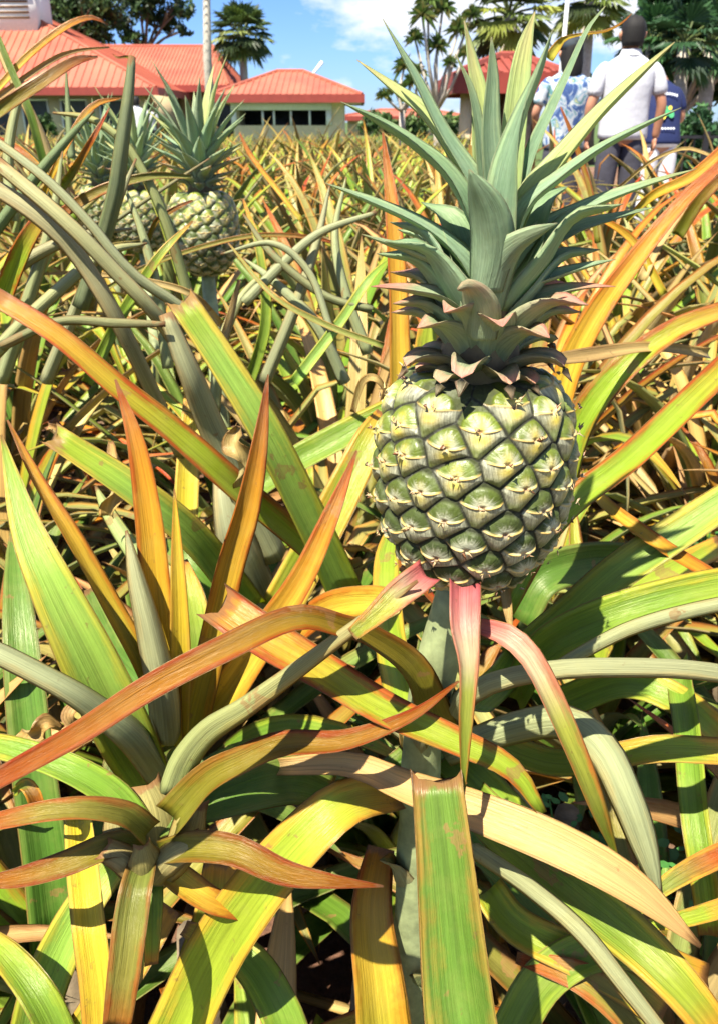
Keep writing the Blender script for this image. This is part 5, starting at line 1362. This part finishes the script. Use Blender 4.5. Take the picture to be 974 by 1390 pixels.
# man in pale polo: back to the camera, arms at his sides
px = at(847, 150, YP).x; hz = at(847, 14, YP).z; s_ = (hz-.06)/1.80
man, _ = person((px, YP, .06), 0, 'man seen from behind in pale grey polo shirt and charcoal trousers', s_, M_POLO, M_PANTS, M_SKIN2,
   dict(armL=((-.29, -.02, 1.12), (-.27, .05, .86)), armR=((.29, -.02, 1.14), (.285, .03, .88)), hem=.87, lean=.03, shoulder=.205, hs=1.08))
# woman / man in aloha shirt, left of him, head turned, dark cap
px = at(768, 150, YP+.5).x; s_ = (at(768, 45, YP+.5).z-.06)/1.80
per2, _ = person((px, YP+.5, .06), .15, 'person in blue and white floral shirt and dark cap, left of the grey polo man', s_, M_ALOHA, M_PANTS, M_SKIN,
   dict(armL=((-.29, .02, 1.15), (-.22, .16, .98)), armR=((.28, .0, 1.14), (.24, .12, .92)), hem=.84, lean=.02, cap=True, hair='long'))
# third person in navy shirt, white trousers, bending head forward
px = at(901, 150, YP+.9).x; s_ = (at(901, 118, YP+.9).z-.06)/1.44
per3, sh3 = person((px, YP+.9, .06), 0.1, 'person in navy T-shirt with printed back and white trousers, right of the grey polo man', s_, M_NAVY, M_WPANTS, M_SKIN2,
   dict(armL=((-.26, .12, 1.16), (-.20, .30, 1.05)), armR=((.26, .12, 1.16), (.2, .30, 1.05)), hem=.90, lean=.32, shoulder=.17, collar=False, head=(-.10, .42, 1.50)))
# printed back of the navy shirt: arc of white marks over a green and yellow emblem
M_PRW = simple('print_white', (.75, .78, .8), .8, 20, .1); M_PRG = simple('print_green', (.05, .30, .12), .8, 20, .1); M_PRY = simple('print_yellow', (.75, .60, .06), .8, 20, .1)
def bk(x, z): return (x, .32*max(0, z-.95)-.150-.0*abs(x)+.25*x*x*1.6, z)
for nm, mt, items in (('white_print', M_PRW, [(-.10+.025*i, 1.36+.02*math.cos((i-4)/4*1.4), .009, .014) for i in range(9)]+[(-.08+.03*i, 1.06, .012, .010) for i in range(6)]),
                     ('green_print', M_PRG, [(-.02, 1.22, .055, .05), (.045, 1.19, .03, .035)]), ('yellow_print', M_PRY, [(-.05, 1.17, .035, .03), (.03, 1.25, .02, .02)])):
    m = _MB(); dep = {'white_print': 0, 'green_print': .002, 'yellow_print': -.003}[nm]
    for (x, z, w_, h_) in items:
        n = 10 if nm != 'white_print' else 6; q = []
        for k in range(n):
            a_ = 2*PI*k/n; X, Y_, Z = bk(x+w_*math.cos(a_), z+h_*math.sin(a_)); q.append(m.V((X, Y_+dep-.004, Z)))
        m.F(q)
    _old_build(m, nm, mt, sh3, False)
# two tiny visitors by the long building
for i, (px_, lb_) in enumerate(((188, 'tiny visitor in white shirt standing by the long red roofed building'), (203, 'tiny visitor in white top, the right one of the pair by the long building'))):
    YY = 24+i*.4; c = at(px_, 168, YY)
    person((c.x, YY, 0), .3*i, lb_, .95-.06*i, M_WPANTS, M_PANTS, M_SKIN, dict(armL=((-.28, .0, 1.14), (-.25, .08, .9)), armR=((.28, .0, 1.14), (.25, .08, .9))))

# ------------------------------------------------------------------ light, sky
EL = R(62); AZ = R(38)      # sun behind the camera, to the left
sd = Vector((-math.sin(AZ)*math.cos(EL), -math.cos(AZ)*math.cos(EL), math.sin(EL)))
sl = bpy.data.lights.new('sun', 'SUN'); sl.energy = 5.0; sl.angle = R(.53); sl.color = (1, .93, .80)
so_ = bpy.data.objects.new('sun', sl); COL.objects.link(so_); so_.rotation_euler = sd.to_track_quat('Z', 'Y').to_euler(); so_.location = (0, 0, 20)
wd = bpy.data.worlds.new('World'); scene.world = wd; wd.use_nodes = True; nt = wd.node_tree; nt.nodes.clear(); N = NT(nt)
out = N.n('ShaderNodeOutputWorld'); bg = N.n('ShaderNodeBackground', i_Strength=.05)
sky = N.n('ShaderNodeTexSky', sky_type='NISHITA', sun_disc=False, sun_elevation=EL, altitude=100.0, air_density=1.0, dust_density=.3, ozone_density=4.0)
sky.sun_rotation = math.atan2(sd.x, sd.y)
tc = N.n('ShaderNodeTexCoord'); mp = N.n('ShaderNodeMapping'); mp.inputs['Scale'].default_value = (1, 1, 2.2); mp.inputs['Location'].default_value = (.35, .2, .1)
N.l(tc.outputs['Generated'], mp.inputs['Vector'])
cn = N.n('ShaderNodeTexNoise', i_Scale=3.2, i_Detail=8.0, i_Roughness=.58); N.l(mp.outputs[0], cn.inputs['Vector'])
cmask = N.ramp(cn.outputs[0], [(.50, 0.0), (.58, 1.0)])
col = N.mix(N.math('MULTIPLY', cmask, .9), N.mix(1.0, sky.outputs[0], (.62, .84, 1.32), 'MULTIPLY'), (8.0, 8.2, 8.6))
N.l(col, bg.inputs['Color']); N.l(bg.outputs[0], out.inputs[0])

scene.view_settings.view_transform = 'Standard'; scene.view_settings.look = 'None'; scene.view_settings.gamma = 1; scene.view_settings.exposure = 1.6
scene.view_settings.use_curve_mapping = False
scene.render.engine = 'CYCLES'
scene.cycles.max_bounces = 7; scene.cycles.diffuse_bounces = 2; scene.cycles.glossy_bounces = 2; scene.cycles.transmission_bounces = 4
scene.cycles.use_denoising = True
